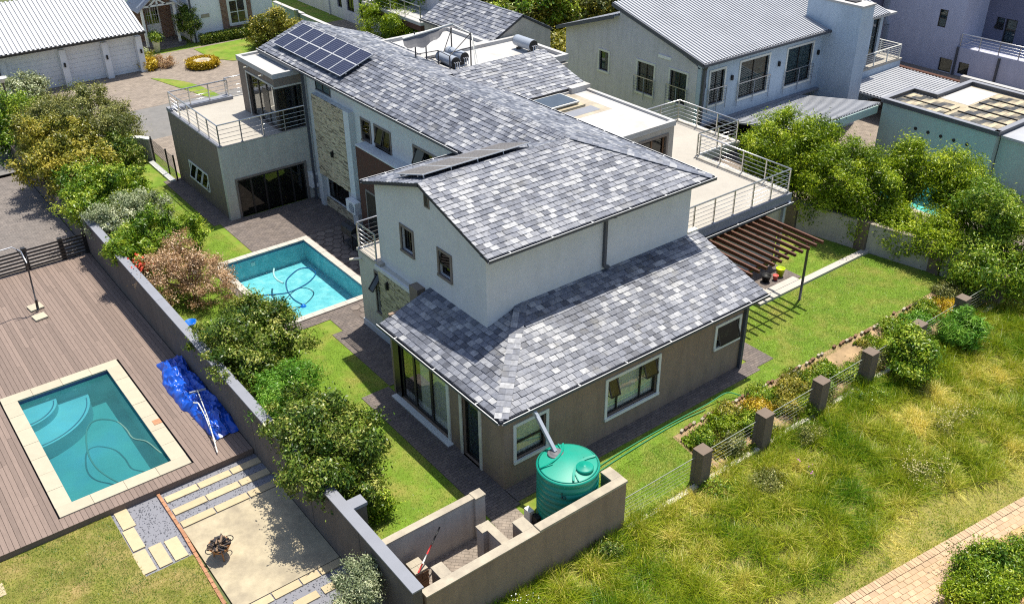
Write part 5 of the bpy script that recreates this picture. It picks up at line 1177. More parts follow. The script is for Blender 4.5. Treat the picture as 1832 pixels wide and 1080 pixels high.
for a, b in (((7.5, 51.68, 2.95), (8.9, 51.68, 3.95)), ((10.3, 51.68, 2.95), (8.9, 51.68, 3.95)), ((7.6, 51.68, 2.95), (10.2, 51.68, 2.95)), ((8.9, 51.68, 2.95), (8.9, 51.68, 3.9)), ((8.3, 51.68, 2.95), (8.9, 51.68, 3.4)), ((9.5, 51.68, 2.95), (8.9, 51.68, 3.4))): q = MB(); q.bar(a, b, .1, .12); q.build('truss', 'white_paint', WH)
BX('brick_panel', 'facebrick', WH, 8.0, 51.75, 2.95, 9.8, 51.8, 3.2)
for sx_, x0 in ((1, 7.3), (-1, 10.5)):
    q = MB(); q.slab([(x0, 51.2, 2.75), (8.9, 51.2, 3.98), (8.9, 54, 3.98), (x0, 54, 2.75)], (-sx_ * 1.2, 0, 1.6), .08); q.build('porch_roof', 'roof_grey', WH)
BX('window', 'alu_dark', WH, 10.85, 52.0, .9, 10.899, 52.8, 2.4); BX('roof', 'roof_grey', WH, 8, 51, 6.5, 17.6, 64.2, 6.7)
pipe(WH, [(11.0, 51.12, 6.4), (11.0, 51.12, .1)], .05); BX('name_plate', 'coping_sand', WH, 11.7, 51.17, 1.7, 12.3, 51.199, 1.95)
pw_ = pot(8.0, 50.6, G, .28, .8, 'white_paint', 'planter', 'tall white planter beside the porch of the white house', 'planter')
# circular planter of clipped gold hedge
CB = thing('round_planter', 'ring shaped golden hedge round a pale planter in the driveway', 'planter', (9.15, 45.3, G))
q = MB(); q.lathe([(.62, 0), (.62, .42), (.30, .42), (.28, .25), (0, .25)], (9.15, 45.3, G), 26); q.build('rim', 'coping_cream', CB); q = MB(); q.lathe([(.3, .26), (.27, .34), (0, .34)], (9.15, 45.3, G), 20); q.build('soil', 'soil', CB)
# garden wall behind
GWl = thing('garden_wall', 'long grey garden wall with pale stepped capping behind the slate house', 'wall', (17.8, 45, 0))
for i, (a, b) in enumerate(((60, 52.6), (52.6, 47.9), (47.9, 43.5), (43.5, 39.2), (39.2, 33), (33, 25))):
    x = 17.9 if i else 17.4; z = 1.75 - .06 * i
    BX('wall_panel', 'nb_green', GWl, x, b + .002, -.1, x + .2, a, z - .06); BX('capping', 'white_roofing', GWl, x - .05, b + .002, z - .058, x + .25, a, z)
q = MB(); q.tube([(17.7, 48.3, 0), (17.7, 48.3, 1.9)], .16, 10); q.build('gas_bottle', 'grey_metal', label='grey cylinder standing by the long garden wall', category='cylinder')
# grey house at top centre
GH = thing('grey_house', 'pale grey flat roofed house behind the garden wall at top centre', 'house', (27, 52, 0))
gx0 = 22.4
wall('wall', 'nb_gable', GH, 'x', gx0, 36, 60, -.1, 6, [(50.2, 50.9, .9, 2.2), (48.3, 49.4, .9, 2.2), (46.2, 47.5, .7, 2.2), (43.4, 45.4, 1.7, 2.5)], .3)
BX('wall', 'nb_gable', GH, gx0 + .31, 35.6, -.1, 34, 35.98, 6)
for o in ((50.2, 50.9, .9, 2.2), (48.3, 49.4, .9, 2.2), (46.2, 47.5, .7, 2.2), (43.4, 45.4, 1.7, 2.5)): window(GH, 'x', gx0, o, trim=0, glass='glass_dark', mull=(.5,), curtain=False)
BX('canopy', 'white_roofing', GH, gx0 - 2.2, 35.5, 2.9, gx0 - .002, 43, 3.1); BX('canopy_fascia', 'dark_brown_plaster', GH, gx0 - 2.2, 35.5, 2.55, gx0 - .002, 43, 2.897)
railing(GH, [(gx0 - 2.1, 43), (gx0 - 2.1, 35.6)], 3.1, 1, 1.8, 3); BX('wall_box', 'trim_white', GH, gx0 - .15, 45.7, 2.2, gx0 - .002, 46.1, 2.7)
pipe(GH, [(gx0 - .06, 52.2, 5.8), (gx0 - .06, 52.2, 0)], .06, 'nb_gable'); BX('roof', 'white_roofing', GH, gx0 - .2, 35.4, 6.001, 36, 60.2, 6.2)
q = MB()
for k in range(5): q.box(gx0 - 2.4, 38.0, .3 + k * .2, gx0 - 2.34, 41, .4 + k * .2)
q.build('railing_screen', 'steel_dark', label='dark horizontal rail screen by the grey house terrace', category='screen')
# blue grey house on the right
NX0, NY0 = 22.8, 13.95
BH = thing('blue_grey_house', 'blue grey double storey house with ribbed metal roof and tall windows', 'house', (29, 17, 0))
gw = [(20.62, 21.35, 3.0, 4.05), (17.15, 18.35, 2.55, 4.15), (14.85, 16.0, 2.65, 4.25)]
wall('gable_wall', 'nb_gable', BH, 'x', NX0, NY0 + .25, 24.2, -.1, 4.72, gw)
q = MB(); q.slab([(NX0, NY0, 4.721), (NX0, 19.9, 6.75), (NX0, 19.9, 6.18), (NX0, 24.2, 4.721)], (-1, 0, 0), .25); q.build('gable_wall', 'nb_gable', BH)
for i, o in enumerate(gw): window(BH, 'x', NX0, o, trim=.11, mull=(.5,) if i else (), glass='glass_blue', rec=.06, cd=.1)
fw_ = [(23.5, 24.55, 2.75, 4.45), (25.75, 27.95, 2.62, 4.52), (29.5, 31.6, 2.5, 4.5)]
wall('front_wall', 'nb_blue', BH, 'y', NY0, NX0, 37, 1.75, 5.0, fw_)
for i, o in enumerate(fw_): window(BH, 'y', NY0, o, trim=.11, mull=(.5,), glass='glass_blue', rec=.06, cd=.1)
def juliet(ax, pos, u0, u1, z0):
    t = MB(); a = fp(ax, pos, u0 - .15, z0 + .85, .12); b = fp(ax, pos, u1 + .15, z0 + .85, .12); t.bar(a, b, .04, .04); J = t.build('balustrade', 'steel', BH)
    for u in (u0 - .15, (u0 + u1) / 2, u1 + .15): t = MB(); t.bar(fp(ax, pos, u, z0 - .35, .10), fp(ax, pos, u, z0 + .85, .12), .03, .03); t.build('post', 'grey_metal', J)
    for k in range(5): t = MB(); t.bar(fp(ax, pos, u0 - .15, z0 + .12 + k * .14, .12), fp(ax, pos, u1 + .15, z0 + .12 + k * .14, .12), .012, .012); t.build('rail', 'steel_dark', J)
for o in gw[1:]: juliet('x', NX0, o[0], o[1], o[2])
for o in fw_: juliet('y', NY0, o[0], o[1], o[2])
for u in (23.05, 25.1, 28.8, 32.1): BX('wall_lamp', 'black', BH, u - .05, NY0 - .12, 3.75, u + .05, NY0 - .002, 4.0)
BX('wall_light', 'white_paint', BH, NX0 - .05, 16.0, 4.7, NX0 - .002, 16.9, 4.85)
rz0, rz1, ry0, ry1 = 5.12, 6.85, NY0 - .35, 20.2
corrugate(BH, (NX0 - .3, ry0, rz0), (1, 0, 0), (0, ry1 - ry0, rz1 - rz0), 15.5, math.hypot(ry1 - ry0, rz1 - rz0), 'roof_grey', .22, .05)
corrugate(BH, (NX0 - .4, 24.6, 4.75), (1, 0, 0), (0, 19.95 - 24.6, 1.5), 15.5, math.hypot(4.65, 1.5), 'roof_grey', .22, .05)
q = MB(); q.bar((NX0 - .31, ry0, rz0 - .06), (NX0 - .31, ry1, rz1 - .06), .05, .2); q.bar((NX0 - .41, 24.6, 4.7), (NX0 - .41, 19.95, 6.2), .05, .2); q.build('barge_board', 'gutter_dark', BH)
BX('gutter', 'gutter_dark', BH, NX0 - .3, ry0 - .13, rz0 - .13, 32.5, ry0 - .01, rz0 + .0); pipe(BH, [(NX0 - .1, ry0 - .05, rz0 - .1), (NX0 + .12, NY0 - .12, 4.75), (NX0 + .12, NY0 - .08, 1.5)], .07)
BX('chimney', 'nb_blue', BH, 32.41, 11.83, -.1, 33.45, NY0 + 1.3, 6.58); BX('chimney_cap', 'white_roofing', BH, 32.36, 11.78, 6.581, 33.50, NY0 + 1.35, 6.68); BX('flue', 'underlay', BH, 32.7, 12.5, 6.681, 33.2, 13.2, 6.74)
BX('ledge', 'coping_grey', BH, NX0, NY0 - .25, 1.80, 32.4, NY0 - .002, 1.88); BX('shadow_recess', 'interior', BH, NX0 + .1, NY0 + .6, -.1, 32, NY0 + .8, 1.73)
BX('balcony_wall', 'nb_blue', BH, 33.452, 13.7, -.1, 40.2, 13.9, 2.0); BX('balcony_wall', 'nb_blue', BH, 40.0, 13.902, -.1, 40.2, 18, 2.0)
BX('balcony_floor', 'terrace_tile', BH, 33.452, 13.66, 2.001, 40.25, 18, 2.1); BX('room_wall', 'nb_blue', BH, 33.452, 15.02, 2.101, 37.28, 15.3, 4.6)
window(BH, 'y', 15.02, (37.3, 39.4, 2.15, 4.3), trim=0, mull=(.12, .55), curtain=((.15, .95),), glass='glass_blue', name='glazed_door'); BX('room_wall', 'nb_blue', BH, 39.42, 15.02, 2.101, 39.7, 18, 4.6); BX('balcony_roof', 'white_roofing', BH, 36.6, 14.4, 4.605, 40.0, 18, 4.72)
railing(BH, [(36.2, 13.78), (40.1, 13.78), (40.1, 17.8)], 2.1, .8, 1.3, 6, 'trim_white')
corrugate(BH, (24.6, 8.85, 2.65), (1, 0, 0), (0, 5.0, -.9), 6.2, 5.08, 'roof_grey', .22, .05, 'lean_to_roof'); BX('lean_to_fascia', 'nb_green', BH, 24.6, 8.8, 2.2, 30.55, 8.845, 2.60); BX('lean_to_wall', 'wood_brown', BH, 24.6, 11.2, -.1, 30.5, 11.4, 2.1)
# green flat roofed building
GB_ = thing('flat_roofed_outbuilding', 'pale green outbuilding with pool heating panels on its flat roof', 'building', (33, 5, 0))
wall('wall', 'nb_green', GB_, 'x', 30.6, 2.6, 8.6, -.2, 2.82, []); wall('wall', 'nb_green', GB_, 'y', 2.6, 30.84, 36.4, -.2, 2.82, []); BX('annex_wall', 'nb_green', GB_, 30.95, -4, -.2, 38, 2.55, 2.70); BX('annex_roof', 'roof_grey', GB_, 30.8, -4.2, 2.701, 38.2, 2.5, 2.82)
q = MB(); q.box(30.7, 2.7, 2.70, 33.1, 8.5, 2.82); q.box(33.102, 2.7, 2.70, 36.4, 7.2, 2.82); q.build('flat_roof', 'concrete', GB_)
q = MB(); q.box(33.4, 5.65, 2.822, 36.2, 7.15, 2.826); q.build('roof_patch', 'white_roofing', GB_)
pe = [(30.6, 2.6), (36.5, 2.6), (36.5, 7.3), (33.2, 7.3), (33.2, 8.6), (30.6, 8.6)]
for (xa, ya), (xb, yb) in zip(pe, pe[1:] + pe[:1]):
    d = Vector((xb - xa, yb - ya, 0)).normalized() * .1
    q = MB(); q.bar((xa - d.x, ya - d.y, 2.92), (xb + d.x * .98, yb + d.y * .98, 2.92), .16, .2); q.build('parapet', 'gutter_dark', GB_)
    q = MB(); q.bar((xa - d.x * 1.2, ya - d.y * 1.2, 3.04), (xb + d.x * 1.18, yb + d.y * 1.18, 3.04 + .002 * (xa > xb)), .26, .03); q.build('coping', 'coping_grey', GB_)
for x0, y0, L in [(31.05, 5.75, 2.6), (32.0, 5.75, 2.6)] + [(31.15 + .98 * k, 2.95, 2.5) for k in range(5)]:
    q = MB()
    for a in range(9):
        for b in range(4):
            tt = .5 + .5 * math.sin(a * 1.45 + b * .5 + x0 * 2) + .35 * mn.noise((x0 + b * .5, y0 + a * .6, 3.3)); q.box(x0 + b * .21, y0 + a * L / 9, 2.86, x0 + b * .21 + .2, y0 + (a + .96) * L / 9, 2.885, t=max(0, min(1, tt * 1.3 - .2)))  # cream bands between dark patches: sheen of the panels painted into the tone
    p_ = q.build('heating_panel', 'sheen_panel', GB_); q = MB(); q.bar((x0 - .05, y0, 2.88), (x0 - .05, y0 + L, 2.88), .06, .08); q.build('pipe', 'black', p_)
for k in range(5): y = 6.6 - k * .68; q = MB(); q.tube([(30.6, y, 2.0), (30.575, y, 2.0)], .085, 10); q.build('vent', 'black', GB_)
# far right house
FH = thing('far_grey_house', 'lilac grey double storey house in shade at the top right corner', 'house', (46, 14, 0))
fx = 45.8; bz_ = 1.85
wall('wall', 'far_grey', FH, 'x', fx, 13.3, 24, -.3, 9, [(14.4, 14.95, 2.78, 3.86), (13.42, 14.32, .1, .95)]); wall('wall', 'far_grey', FH, 'y', 13.3, fx + .25, 48.7, bz_, 9, [])
window(FH, 'x', fx, (14.4, 14.95, 2.78, 3.86), trim=0, trans=((0, .5),), curtain=True, glass='glass_blue', rec=.03); window(FH, 'x', fx, (13.42, 14.32, .1, .95), trim=0, curtain=False, glass='glass_dark')
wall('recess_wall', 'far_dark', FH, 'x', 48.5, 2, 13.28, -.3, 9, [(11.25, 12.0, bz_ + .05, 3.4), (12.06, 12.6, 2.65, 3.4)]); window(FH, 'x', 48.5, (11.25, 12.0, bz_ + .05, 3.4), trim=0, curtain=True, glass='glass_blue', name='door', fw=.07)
window(FH, 'x', 48.5, (12.06, 12.6, 2.65, 3.4), trim=0, trans=((0, .5),), curtain=True, glass='glass_blue', sash=((12.08, 12.58, 2.67, 3.0, 40),))
wall('balcony_wall', 'far_grey', FH, 'x', fx, 2, 13.295, -.3, bz_, [(12.3, 13.0, .2, .95)]); window(FH, 'x', fx, (12.3, 13.0, .2, .95), trim=0, curtain=False, glass='glass_dark'); BX('balcony_floor', 'far_grey', FH, fx + .25, 2, bz_ - .1, 48.48, 13.29, bz_)
railing(FH, [(fx + .1, 13.2), (fx + .1, 2)], bz_, .8, 1.25, 4)
for y, z1 in ((13.22, bz_), (10.5, bz_ - .1)): pipe(FH, [(fx - .07, y, z1), (fx - .07, y, -.2)], .06)
pipe(FH, [(fx - .1, 18.6, 9), (fx - .1, 18.6, 2.6), (fx - .1, 18.35, 2.2), (fx - .1, 18.35, .6)], .12, 'grey_metal')
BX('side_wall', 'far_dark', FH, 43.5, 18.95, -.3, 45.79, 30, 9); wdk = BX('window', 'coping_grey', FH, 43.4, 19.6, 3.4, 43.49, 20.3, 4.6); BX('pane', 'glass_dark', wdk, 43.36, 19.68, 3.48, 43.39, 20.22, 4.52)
BX('boundary_wall', 'dark_brown_plaster', None, 42.0, 10.5, -.3, 42.3, 17.5, 1.0, label='dark maroon boundary wall before the far grey house', category='wall')
q = MB(); q.box(41.4, 1, 1.4, 41.75, 10.45, 1.55); q.box(41.45, 1, -.3, 41.7, 10.44, 1.398); q.build('boundary_wall', 'white_roofing', label='white capped boundary wall beyond the flat roofed outbuilding', category='wall')
CP = thing('carport', 'low ribbed metal carport roof between the blue grey house and outbuilding', 'carport', (37, 8, 0))
corrugate(CP, (34.6, 9.3, 1.5), (0, 1, 0), (1, 0, .02), 4.3, 5.3, 'roof_grey', .22, .05)
for x, y in ((35, 9.5), (39.5, 9.5), (35, 13.3), (39.5, 13.3)): BX('post', 'steel_dark', CP, x - .05, y - .05, -.2, x + .05, y + .05, 1.48)
# ------------------------------------------------------------------ planting
def quads(P, out, L, Wd, rng, up_bias=.3, rand=.9, droop=0.):
    n = len(P); nrm = out + rng.normal(0, rand, (n, 3)) + np.array((0, 0, up_bias)); nrm /= np.linalg.norm(nrm, axis=1)[:, None] + 1e-9
    a = rng.normal(0, 1, (n, 3)) + out * .6; a[:, 2] -= droop; a -= nrm * (a * nrm).sum(1)[:, None]; a /= np.linalg.norm(a, axis=1)[:, None] + 1e-9
    b = np.cross(nrm, a); l = L * rng.uniform(.6, 1.3, (n, 1)); w_ = Wd * rng.uniform(.7, 1.25, (n, 1)); fold = nrm * (w_ * .25)
    v = np.stack([P - a * l * .5, P + b * w_ * .5 + fold - a * l * .05, P + a * l * .5, P - b * w_ * .5 + fold - a * l * .05], 1).reshape(-1, 3)
    return v, np.arange(4 * n).reshape(n, 4)
def crown_points(ells, n, nclump, cr, rng, inner=.25, bumpy=.18):
    vol = np.array([(e[3] * e[4] * e[5]) ** .6 for e in ells]); pick = rng.choice(len(ells), nclump, p=vol / vol.sum()); E = np.array(ells)[pick]
    d = rng.normal(0, 1, (nclump, 3)); d[:, 2] += .15; d /= np.linalg.norm(d, axis=1)[:, None]
    rad = rng.uniform(.78, 1.0 + bumpy, (nclump, 1)); ins = rng.random(nclump) < inner; rad[ins] *= rng.uniform(.3, .8, (ins.sum(), 1))
    cc = E[:, :3] + d * E[:, 3:6] * rad; ct = rng.normal(0, .22, nclump); csz = rng.uniform(.6, 1.3, nclump)
    k = rng.integers(0, nclump, n); off = rng.normal(0, 1, (n, 3)) * cr * csz[k][:, None] * np.array((1, 1, .75)); P = cc[k] + off
    out = d[k] * .8 + off / (np.linalg.norm(off, axis=1)[:, None] + 1e-9) * .6
    return P, out, np.clip(rng.beta(2.2, 2.6, n) + ct[k], 0, 1), cc
def plant(name, label, cat, base, ells, m, n, leaf, seed, nclump=90, cr=.16, trunk=.05, limbs=10, group=None, inner=.25, wd=.45, rand=.8, up_bias=.35, droop=0., bark='bark', bumpy=.18, lobes=True):
    rng = np.random.default_rng(seed); t = thing(name, label, cat, base, group); base = np.array(base, float); ells = list(ells)
    if lobes and name not in ('topiary_tree', 'weed_clump', 'bed_plant', 'bush', 'flowering_shrub'):
        for e in list(ells)[:3]:          # stray lobes so that no outline stays round
            for _ in range(5):
                d = rng.normal(0, 1, 3); d[2] = abs(d[2]) * .8 + .1; d /= np.linalg.norm(d); k = rng.uniform(.82, 1.12); r = rng.uniform(.16, .34) * e[3]
                ells.append((e[0] + d[0] * e[3] * k, e[1] + d[1] * e[4] * k, e[2] + d[2] * e[5] * k, r, r, r * rng.uniform(.9, 1.7)))
    P, out, tone, cc = crown_points(ells, n, nclump, cr, rng, inner, bumpy); keep = P[:, 2] > base[2] + .02; P, out, tone = P[keep], out[keep], tone[keep]
    v, f = quads(P, out, leaf, leaf * wd, rng, up_bias, rand, droop); me = npmesh('crown', v - base, f, [m], tone=tone); link('crown', me, t)
    q = MB(); e = np.array(ells); top = (e[:, :3] * e[:, 3:4]).sum(0) / e[:, 3].sum()
    fork = base + (top - base) * .35; q.tube([base - np.array((0, 0, .1)), (base + fork) / 2 + rng.normal(0, .03, 3), fork], [trunk, trunk * .85, trunk * .7], 7)
    for c in cc[rng.choice(len(cc), min(limbs, len(cc)), replace=False)]: q.tube([fork, (fork + c) / 2 + rng.normal(0, .08, 3), c], [trunk * .6, trunk * .35, trunk * .12], 5)
    q.build('trunk', bark, t); return t
def blob(x, y, z, r, rz=None, ry=None): return (x, y, z, r, ry or r, rz or r)
# left strip, from the back to the front
plant('shrub', 'large dense olive green shrub at the back of the left hedge row', 'shrub', (-1.6, 34.0, G), [blob(-1.6, 33.9, 1.7, 2.3, 1.9), blob(-2.7, 35.2, 1.4, 1.6, 1.6), blob(-.4, 33.0, 1.2, 1.2, 1.3)], 'leaf_olive', 60000, .115, 21, 340, .18, .1, inner=.1, lobes=False)
plant('shrub', 'dark green shrub at the far left edge beyond the deck', 'shrub', (-4.2, 37.4, G), [blob(-4.0, 37.2, 1.3, 1.5, 1.6), blob(-4.9, 36.2, 1.0, 1.2, 1.3)], 'leaf_bright', 14000, .15, 22, 130, .2, .08)
plant('shrub', 'tall yellow green shrub overhanging the neighbour driveway', 'shrub', (-3.4, 30.6, G), [blob(-3.6, 30.9, 1.8, 1.7, 1.6), blob(-4.5, 29.6, 1.7, 1.2, 1.1), blob(-2.8, 29.3, 1.4, 1.2, 1.1), blob(-4.0, 28.0, 1.6, 1.1, 1.0)], 'leaf_yellow', 26000, .15, 23, 200, .18, .08)
plant('shrub', 'dark leafy shrub between the yellow green shrub and the gate wall', 'shrub', (-1.0, 31.0, G), [blob(-.9, 31.0, .9, 1.0, 1.0), blob(-.2, 31.6, .7, .6, .7)], 'leaf_dark', 9000, .14, 24, 80, .16, .06)
plant('shrub', 'bright green leafy shrub left of the terrace block lawn', 'shrub', (-3.0, 25.3, G), [blob(-3.5, 25.2, 1.5, 1.35, 1.05), blob(-2.3, 25.8, 1.2, 1.0, .9), blob(-4.5, 24.2, 1.7, .9, .6), blob(-3.6, 26.8, 1.6, 1.1, .8)], 'leaf_bright', 24000, .13, 25, 190, .15, .06)
plant('shrub', 'silver grey green shrub overhanging the boundary wall', 'shrub', (-2.9, 22.2, G), [blob(-3.4, 22.1, 1.6, 1.2, .75), blob(-2.3, 22.5, 1.4, .8, .65), blob(-4.3, 21.8, 1.7, .7, .5)], 'leaf_silver', 21000, .095, 26, 170, .13, .06)
plant('shrub', 'spiky fresh green shrub between silver shrub and dry bush', 'shrub', (-2.6, 19.8, G), [blob(-3.1, 19.8, 1.4, 1.2, .85), blob(-1.8, 19.8, 1.0, .95, .75), blob(-4.2, 19.0, 1.6, .85, .55)], 'leaf_bright', 20000, .15, 27, 120, .13, .06, wd=.3)
plant('dry_bush', 'dried out brown bush beside the turquoise pool coping', 'bush', (-2.9, 16.3, G), [blob(-3.1, 16.5, 1.2, 1.4, 1.0), blob(-2.4, 15.3, .9, 1.0, .85), blob(-4.0, 16.3, 1.5, .8, .6)], 'leaf_dry', 22000, .085, 28, 200, .13, .06, limbs=26)
fl = plant('flowering_shrub', 'small shrub with red flowers on top of the boundary wall', 'shrub', (-4.35, 17.2, 1.2), [blob(-4.3, 17.2, 1.6, .32, .3), blob(-4.1, 16.7, 1.5, .3, .25)], 'leaf_bright', 2200, .09, 29, 30, .09, .02)
rng = np.random.default_rng(5); P = np.array((-4.4, 17.0, 1.82)) + rng.normal(0, 1, (110, 3)) * np.array((.18, .3, .1)); v, f = quads(P, rng.normal(0, .3, P.shape) + np.array((0, 0, .6)), .12, .1, rng); link('flower', npmesh('flower', v - np.array(WO[fl.name]), f, ['flower_red']), fl)['kind'] = 'stuff'
plant('shrub', 'dark glossy leaved tree overhanging the wall by the pool corner', 'tree', (-3.1, 9.6, G), [blob(-3.4, 9.5, 1.6, 1.1, .95), blob(-2.4, 9.8, 1.7, .75, .8), blob(-2.7, 10.8, 1.9, .6, .7), blob(-4.2, 10.0, 1.75, .9, .75), blob(-4.1, 8.4, 1.6, .95, .7), blob(-2.1, 8.9, 1.5, .5, .45)], 'leaf_dark', 34000, .115, 30, 260, .14, .07, limbs=16)
plant('fern_shrub', 'feathery light green plant between the two dark leafy trees', 'shrub', (-3.5, 6.7, G), [blob(-3.6, 6.8, 1.2, .85, .8), blob(-2.9, 7.2, 1.1, .7, .7), blob(-4.3, 6.1, 1.5, .5, .35)], 'leaf_fern', 16000, .12, 31, 110, .14, .04, wd=.2)
plant('shrub', 'big leafy shrub overhanging the gravel and concrete slab', 'tree', (-3.5, 3.3, G), [blob(-3.9, 3.7, 1.8, 1.1, 1.0), blob(-3.2, 2.7, 1.5, .85, .95), blob(-4.6, 2.4, 1.8, .85, .75), blob(-4.75, 3.2, 2.2, .65, .6), blob(-4.6, 1.7, 1.9, .5, .5), blob(-4.0, 4.6, 1.8, 1.05, .8), blob(-3.7, 1.6, 1.0, .6, .7), blob(-2.9, 3.6, 1.2, .75, .8)], 'leaf_dark', 38000, .115, 32, 280, .14, .07, limbs=18)
plant('shrub', 'small rounded green shrub at the foot of the wall pier', 'shrub', (-3.5, 1.5, G), [blob(-3.5, 1.5, .5, .45, .4)], 'leaf_bright', 5000, .09, 33, 50, .1, .03)
plant('shrub', 'grey green shrub at the bottom edge outside the wall end', 'shrub', (-5.5, -1.3, -.3), [blob(-5.45, -1.35, .75, .55, .55), blob(-5.9, -1.7, .6, .45, .5), blob(-5.15, -1.0, 1.1, .3, .4)], 'leaf_silver', 15000, .085, 34, 120, .1, .03, wd=.3)
# right side trees by the garden wall
rt_ = 'trees beyond the right garden wall'
def rtree(label, x, y, ells, seed, n=30000, m='leaf_lime'): plant('garden_tree', label, 'tree', (x, y, G), ells, m, int(n * 1.35), .14, seed, 260, .20, .07, 22, rt_, .2, .32, bumpy=.25)
rtree('tallest lime green tree, right behind the terrace railing', 21.8, 7.4, [blob(21.6, 7.4, 2.8, 1.55, 1.65), blob(22.2, 6.6, 2.3, 1.0, 1.1), blob(21.2, 8.3, 2.4, 1.0, 1.2), blob(21.4, 7.2, 1.4, 1.1, .9)], 41, 36000)
rtree('lime green tree right of the tallest one, before the dark carport', 21.6, 4.2, [blob(21.4, 4.1, 2.6, 1.3, 1.4), blob(21.9, 3.1, 2.1, 1.0, 1.0), blob(21.1, 5.0, 1.7, .95, 1.0), blob(21.5, 3.4, 1.2, .9, .8)], 42, 32000)
rtree('slim lime tree in front of the round wall vents', 24.6, 3.1, [blob(24.5, 3.2, 2.4, .95, 1.1), blob(24.4, 3.4, 1.5, .7, .8)], 43, 13000)
rtree('small lime tree left of the green building corner', 25.2, 1.5, [blob(25.1, 1.4, 2.5, 1.0, 1.15), blob(25.0, 1.1, 1.6, .75, .8)], 44, 13000)
rtree('loose branched tree at the right edge above the fence corner', 23.3, -1.6, [blob(23.4, -1.2, 2.3, 1.2, 1.2), blob(23.9, -2.3, 1.9, 1.0, 1.1), blob(24.6, -.4, 1.9, .9, 1.0), blob(22.8, -2.0, 1.2, .8, .7)], 45, 26000, 'leaf_bright')
rtree('low bushy tree hanging over the garden wall by the mint pool', 22.2, .8, [blob(21.8, 1.2, 1.1, .9, .7), blob(22.1, 2.2, 1.2, .8, .7), blob(22.1, -.2, 1.1, 1.0, .75), blob(22.9, .4, 1.2, .8, .7)], 46, 18000, 'leaf_lime')
rtree('dark leafy bush in the corner where wall and fence meet', 22.0, -2.6, [blob(21.8, -2.3, .9, 1.1, .8), blob(22.6, -3.2, .7, 1.0, .8), blob(21.2, -2.0, .8, .6, .6)], 47, 15000, 'leaf_bright')
# field shrubs
plant('shrub', 'round dark green shrub growing against the fence in the field', 'shrub', (14.9, -3.75, -.3), [blob(14.9, -3.7, .5, .75, .65), blob(15.3, -3.4, .7, .5, .5), blob(14.5, -3.9, .3, .55, .5)], 'leaf_bright', 15000, .12, 51, 110, .13, .05)
plant('grass_clump', 'tall bright grass clump by the sixth fence pillar', 'grass clump', (18.0, -3.7, -.3), [blob(18.0, -3.7, .2, .6, .6)], 'leaf_fern', 7000, .28, 52, 50, .15, .02, wd=.1, limbs=2)
for i, (x, y, r, m, lb) in enumerate(((8.35, -10.15, .68, 'leaf_bright', 'bushy green shrub over the sandy path at the bottom right'), (7.45, -10.5, .6, 'leaf_lime', 'lower lime green shrub nearest the bottom edge on the path'), (9.6, -10.5, .62, 'leaf_bright', 'green shrub at the right edge beyond the path'))):
    plant('shrub', lb, 'shrub', (x, y, -.9), [blob(x, y, -.15, r, r * .8), blob(x + .5, y - .3, -.2, r * .8, r * .7), blob(x - .3, y + .25, -.35, r * .6, r * .55)], m, 15000, .11, 60 + i, 90, .13, .04, wd=.3)
# tree and hedge backdrop
BT = ['olive tree just behind the ridge of the rear slate roof', 'bright green tree right of the olive one behind the rear slate ridge', 'yellow green tree above the gap between rear roof and blue grey house', 'olive tree behind the left end of the blue grey house roof', 'lower green tree beyond the left slope of the rear slate roof',
      'yellow green tree behind the ridge of the blue grey house', 'dark olive tree at the top edge above the rear slate roof', 'green tree at the top edge left of the blue grey house ridge', 'yellow green bush between the rear gable wall and the blue grey house', 'olive tree farthest right behind the ribbed metal roof', 'bright tree beside the canopy of the grey house']
plant('shrub', 'yellow green shrub at the far gable end of the long wing', 'shrub', (14.9, 46.2, G), [blob(14.8, 46.3, 1.4, 1.1, 1.4), blob(15.6, 45.2, 1.0, .9, 1.0), blob(14.2, 47.2, .9, .8, .9)], 'leaf_yellow', 14000, .17, 70, 130, .18, .06)
plant('bamboo', 'bright bamboo clump behind the long roof and garden wall', 'bamboo', (20.6, 39.5, G), [blob(20.3, 40.3, 1.8, 1.6, 1.7), blob(20.9, 38.2, 1.6, 1.5, 1.6), blob(21.5, 36.7, 1.3, 1.2, 1.3)], 'leaf_lime', 26000, .2, 71, 200, .22, .05, wd=.22)
plant('topiary_tree', 'small clipped dark tree beside the white porch', 'tree', (10.75, 51.4, G), [blob(10.75, 51.4, 1.7, .75, .85)], 'leaf_dark', 8000, .13, 72, 80, .14, .05)
for i, (x, y, z, r, h) in enumerate(((24.5, 34.5, 3.2, 2.6, 2.8), (26.8, 33.0, 3.3, 2.7, 2.9), (29.4, 31.5, 3.0, 2.6, 2.8), (32, 29.8, 3.2, 2.7, 2.9), (22.5, 30.5, 2.2, 1.8, 2.2), (35.5, 27.5, 3.2, 2.7, 2.9), (28.5, 37, 3.5, 3, 3.2), (33, 35, 3.5, 3, 3.2), (24.0, 26.2, 1.7, 1.5, 1.9), (40, 31, 3.6, 3.0, 3.3), (23, 41, 3, 2.4, 3))):
    plant('background_tree', BT[i], 'tree', (x, y, 0), [blob(x, y, z, r, h), blob(x + r * .6, y - r * .4, z * .8, r * .7, h * .7), blob(x - r * .6, y + r * .3, z * .7, r * .7, h * .7)], ('leaf_olive', 'leaf_bright', 'leaf_yellow')[i % 3], 17000, .24, 80 + i, 150, .3, .12, 10, 'background trees')
HG = thing('hedge', 'clipped dark hedge below the white house window', 'hedge', (13.5, 50.5, G))
rng = np.random.default_rng(3); P = rng.uniform((11.1, 50.1, G), (17, 50.9, .75), (9000, 3)); v, f = quads(P, rng.normal(0, .5, P.shape), .13, .07, rng); link('leaves', npmesh('leaves', v - np.array((13.5, 50.5, G)), f, ['leaf_dark'], tone=rng.random(len(f))), HG)
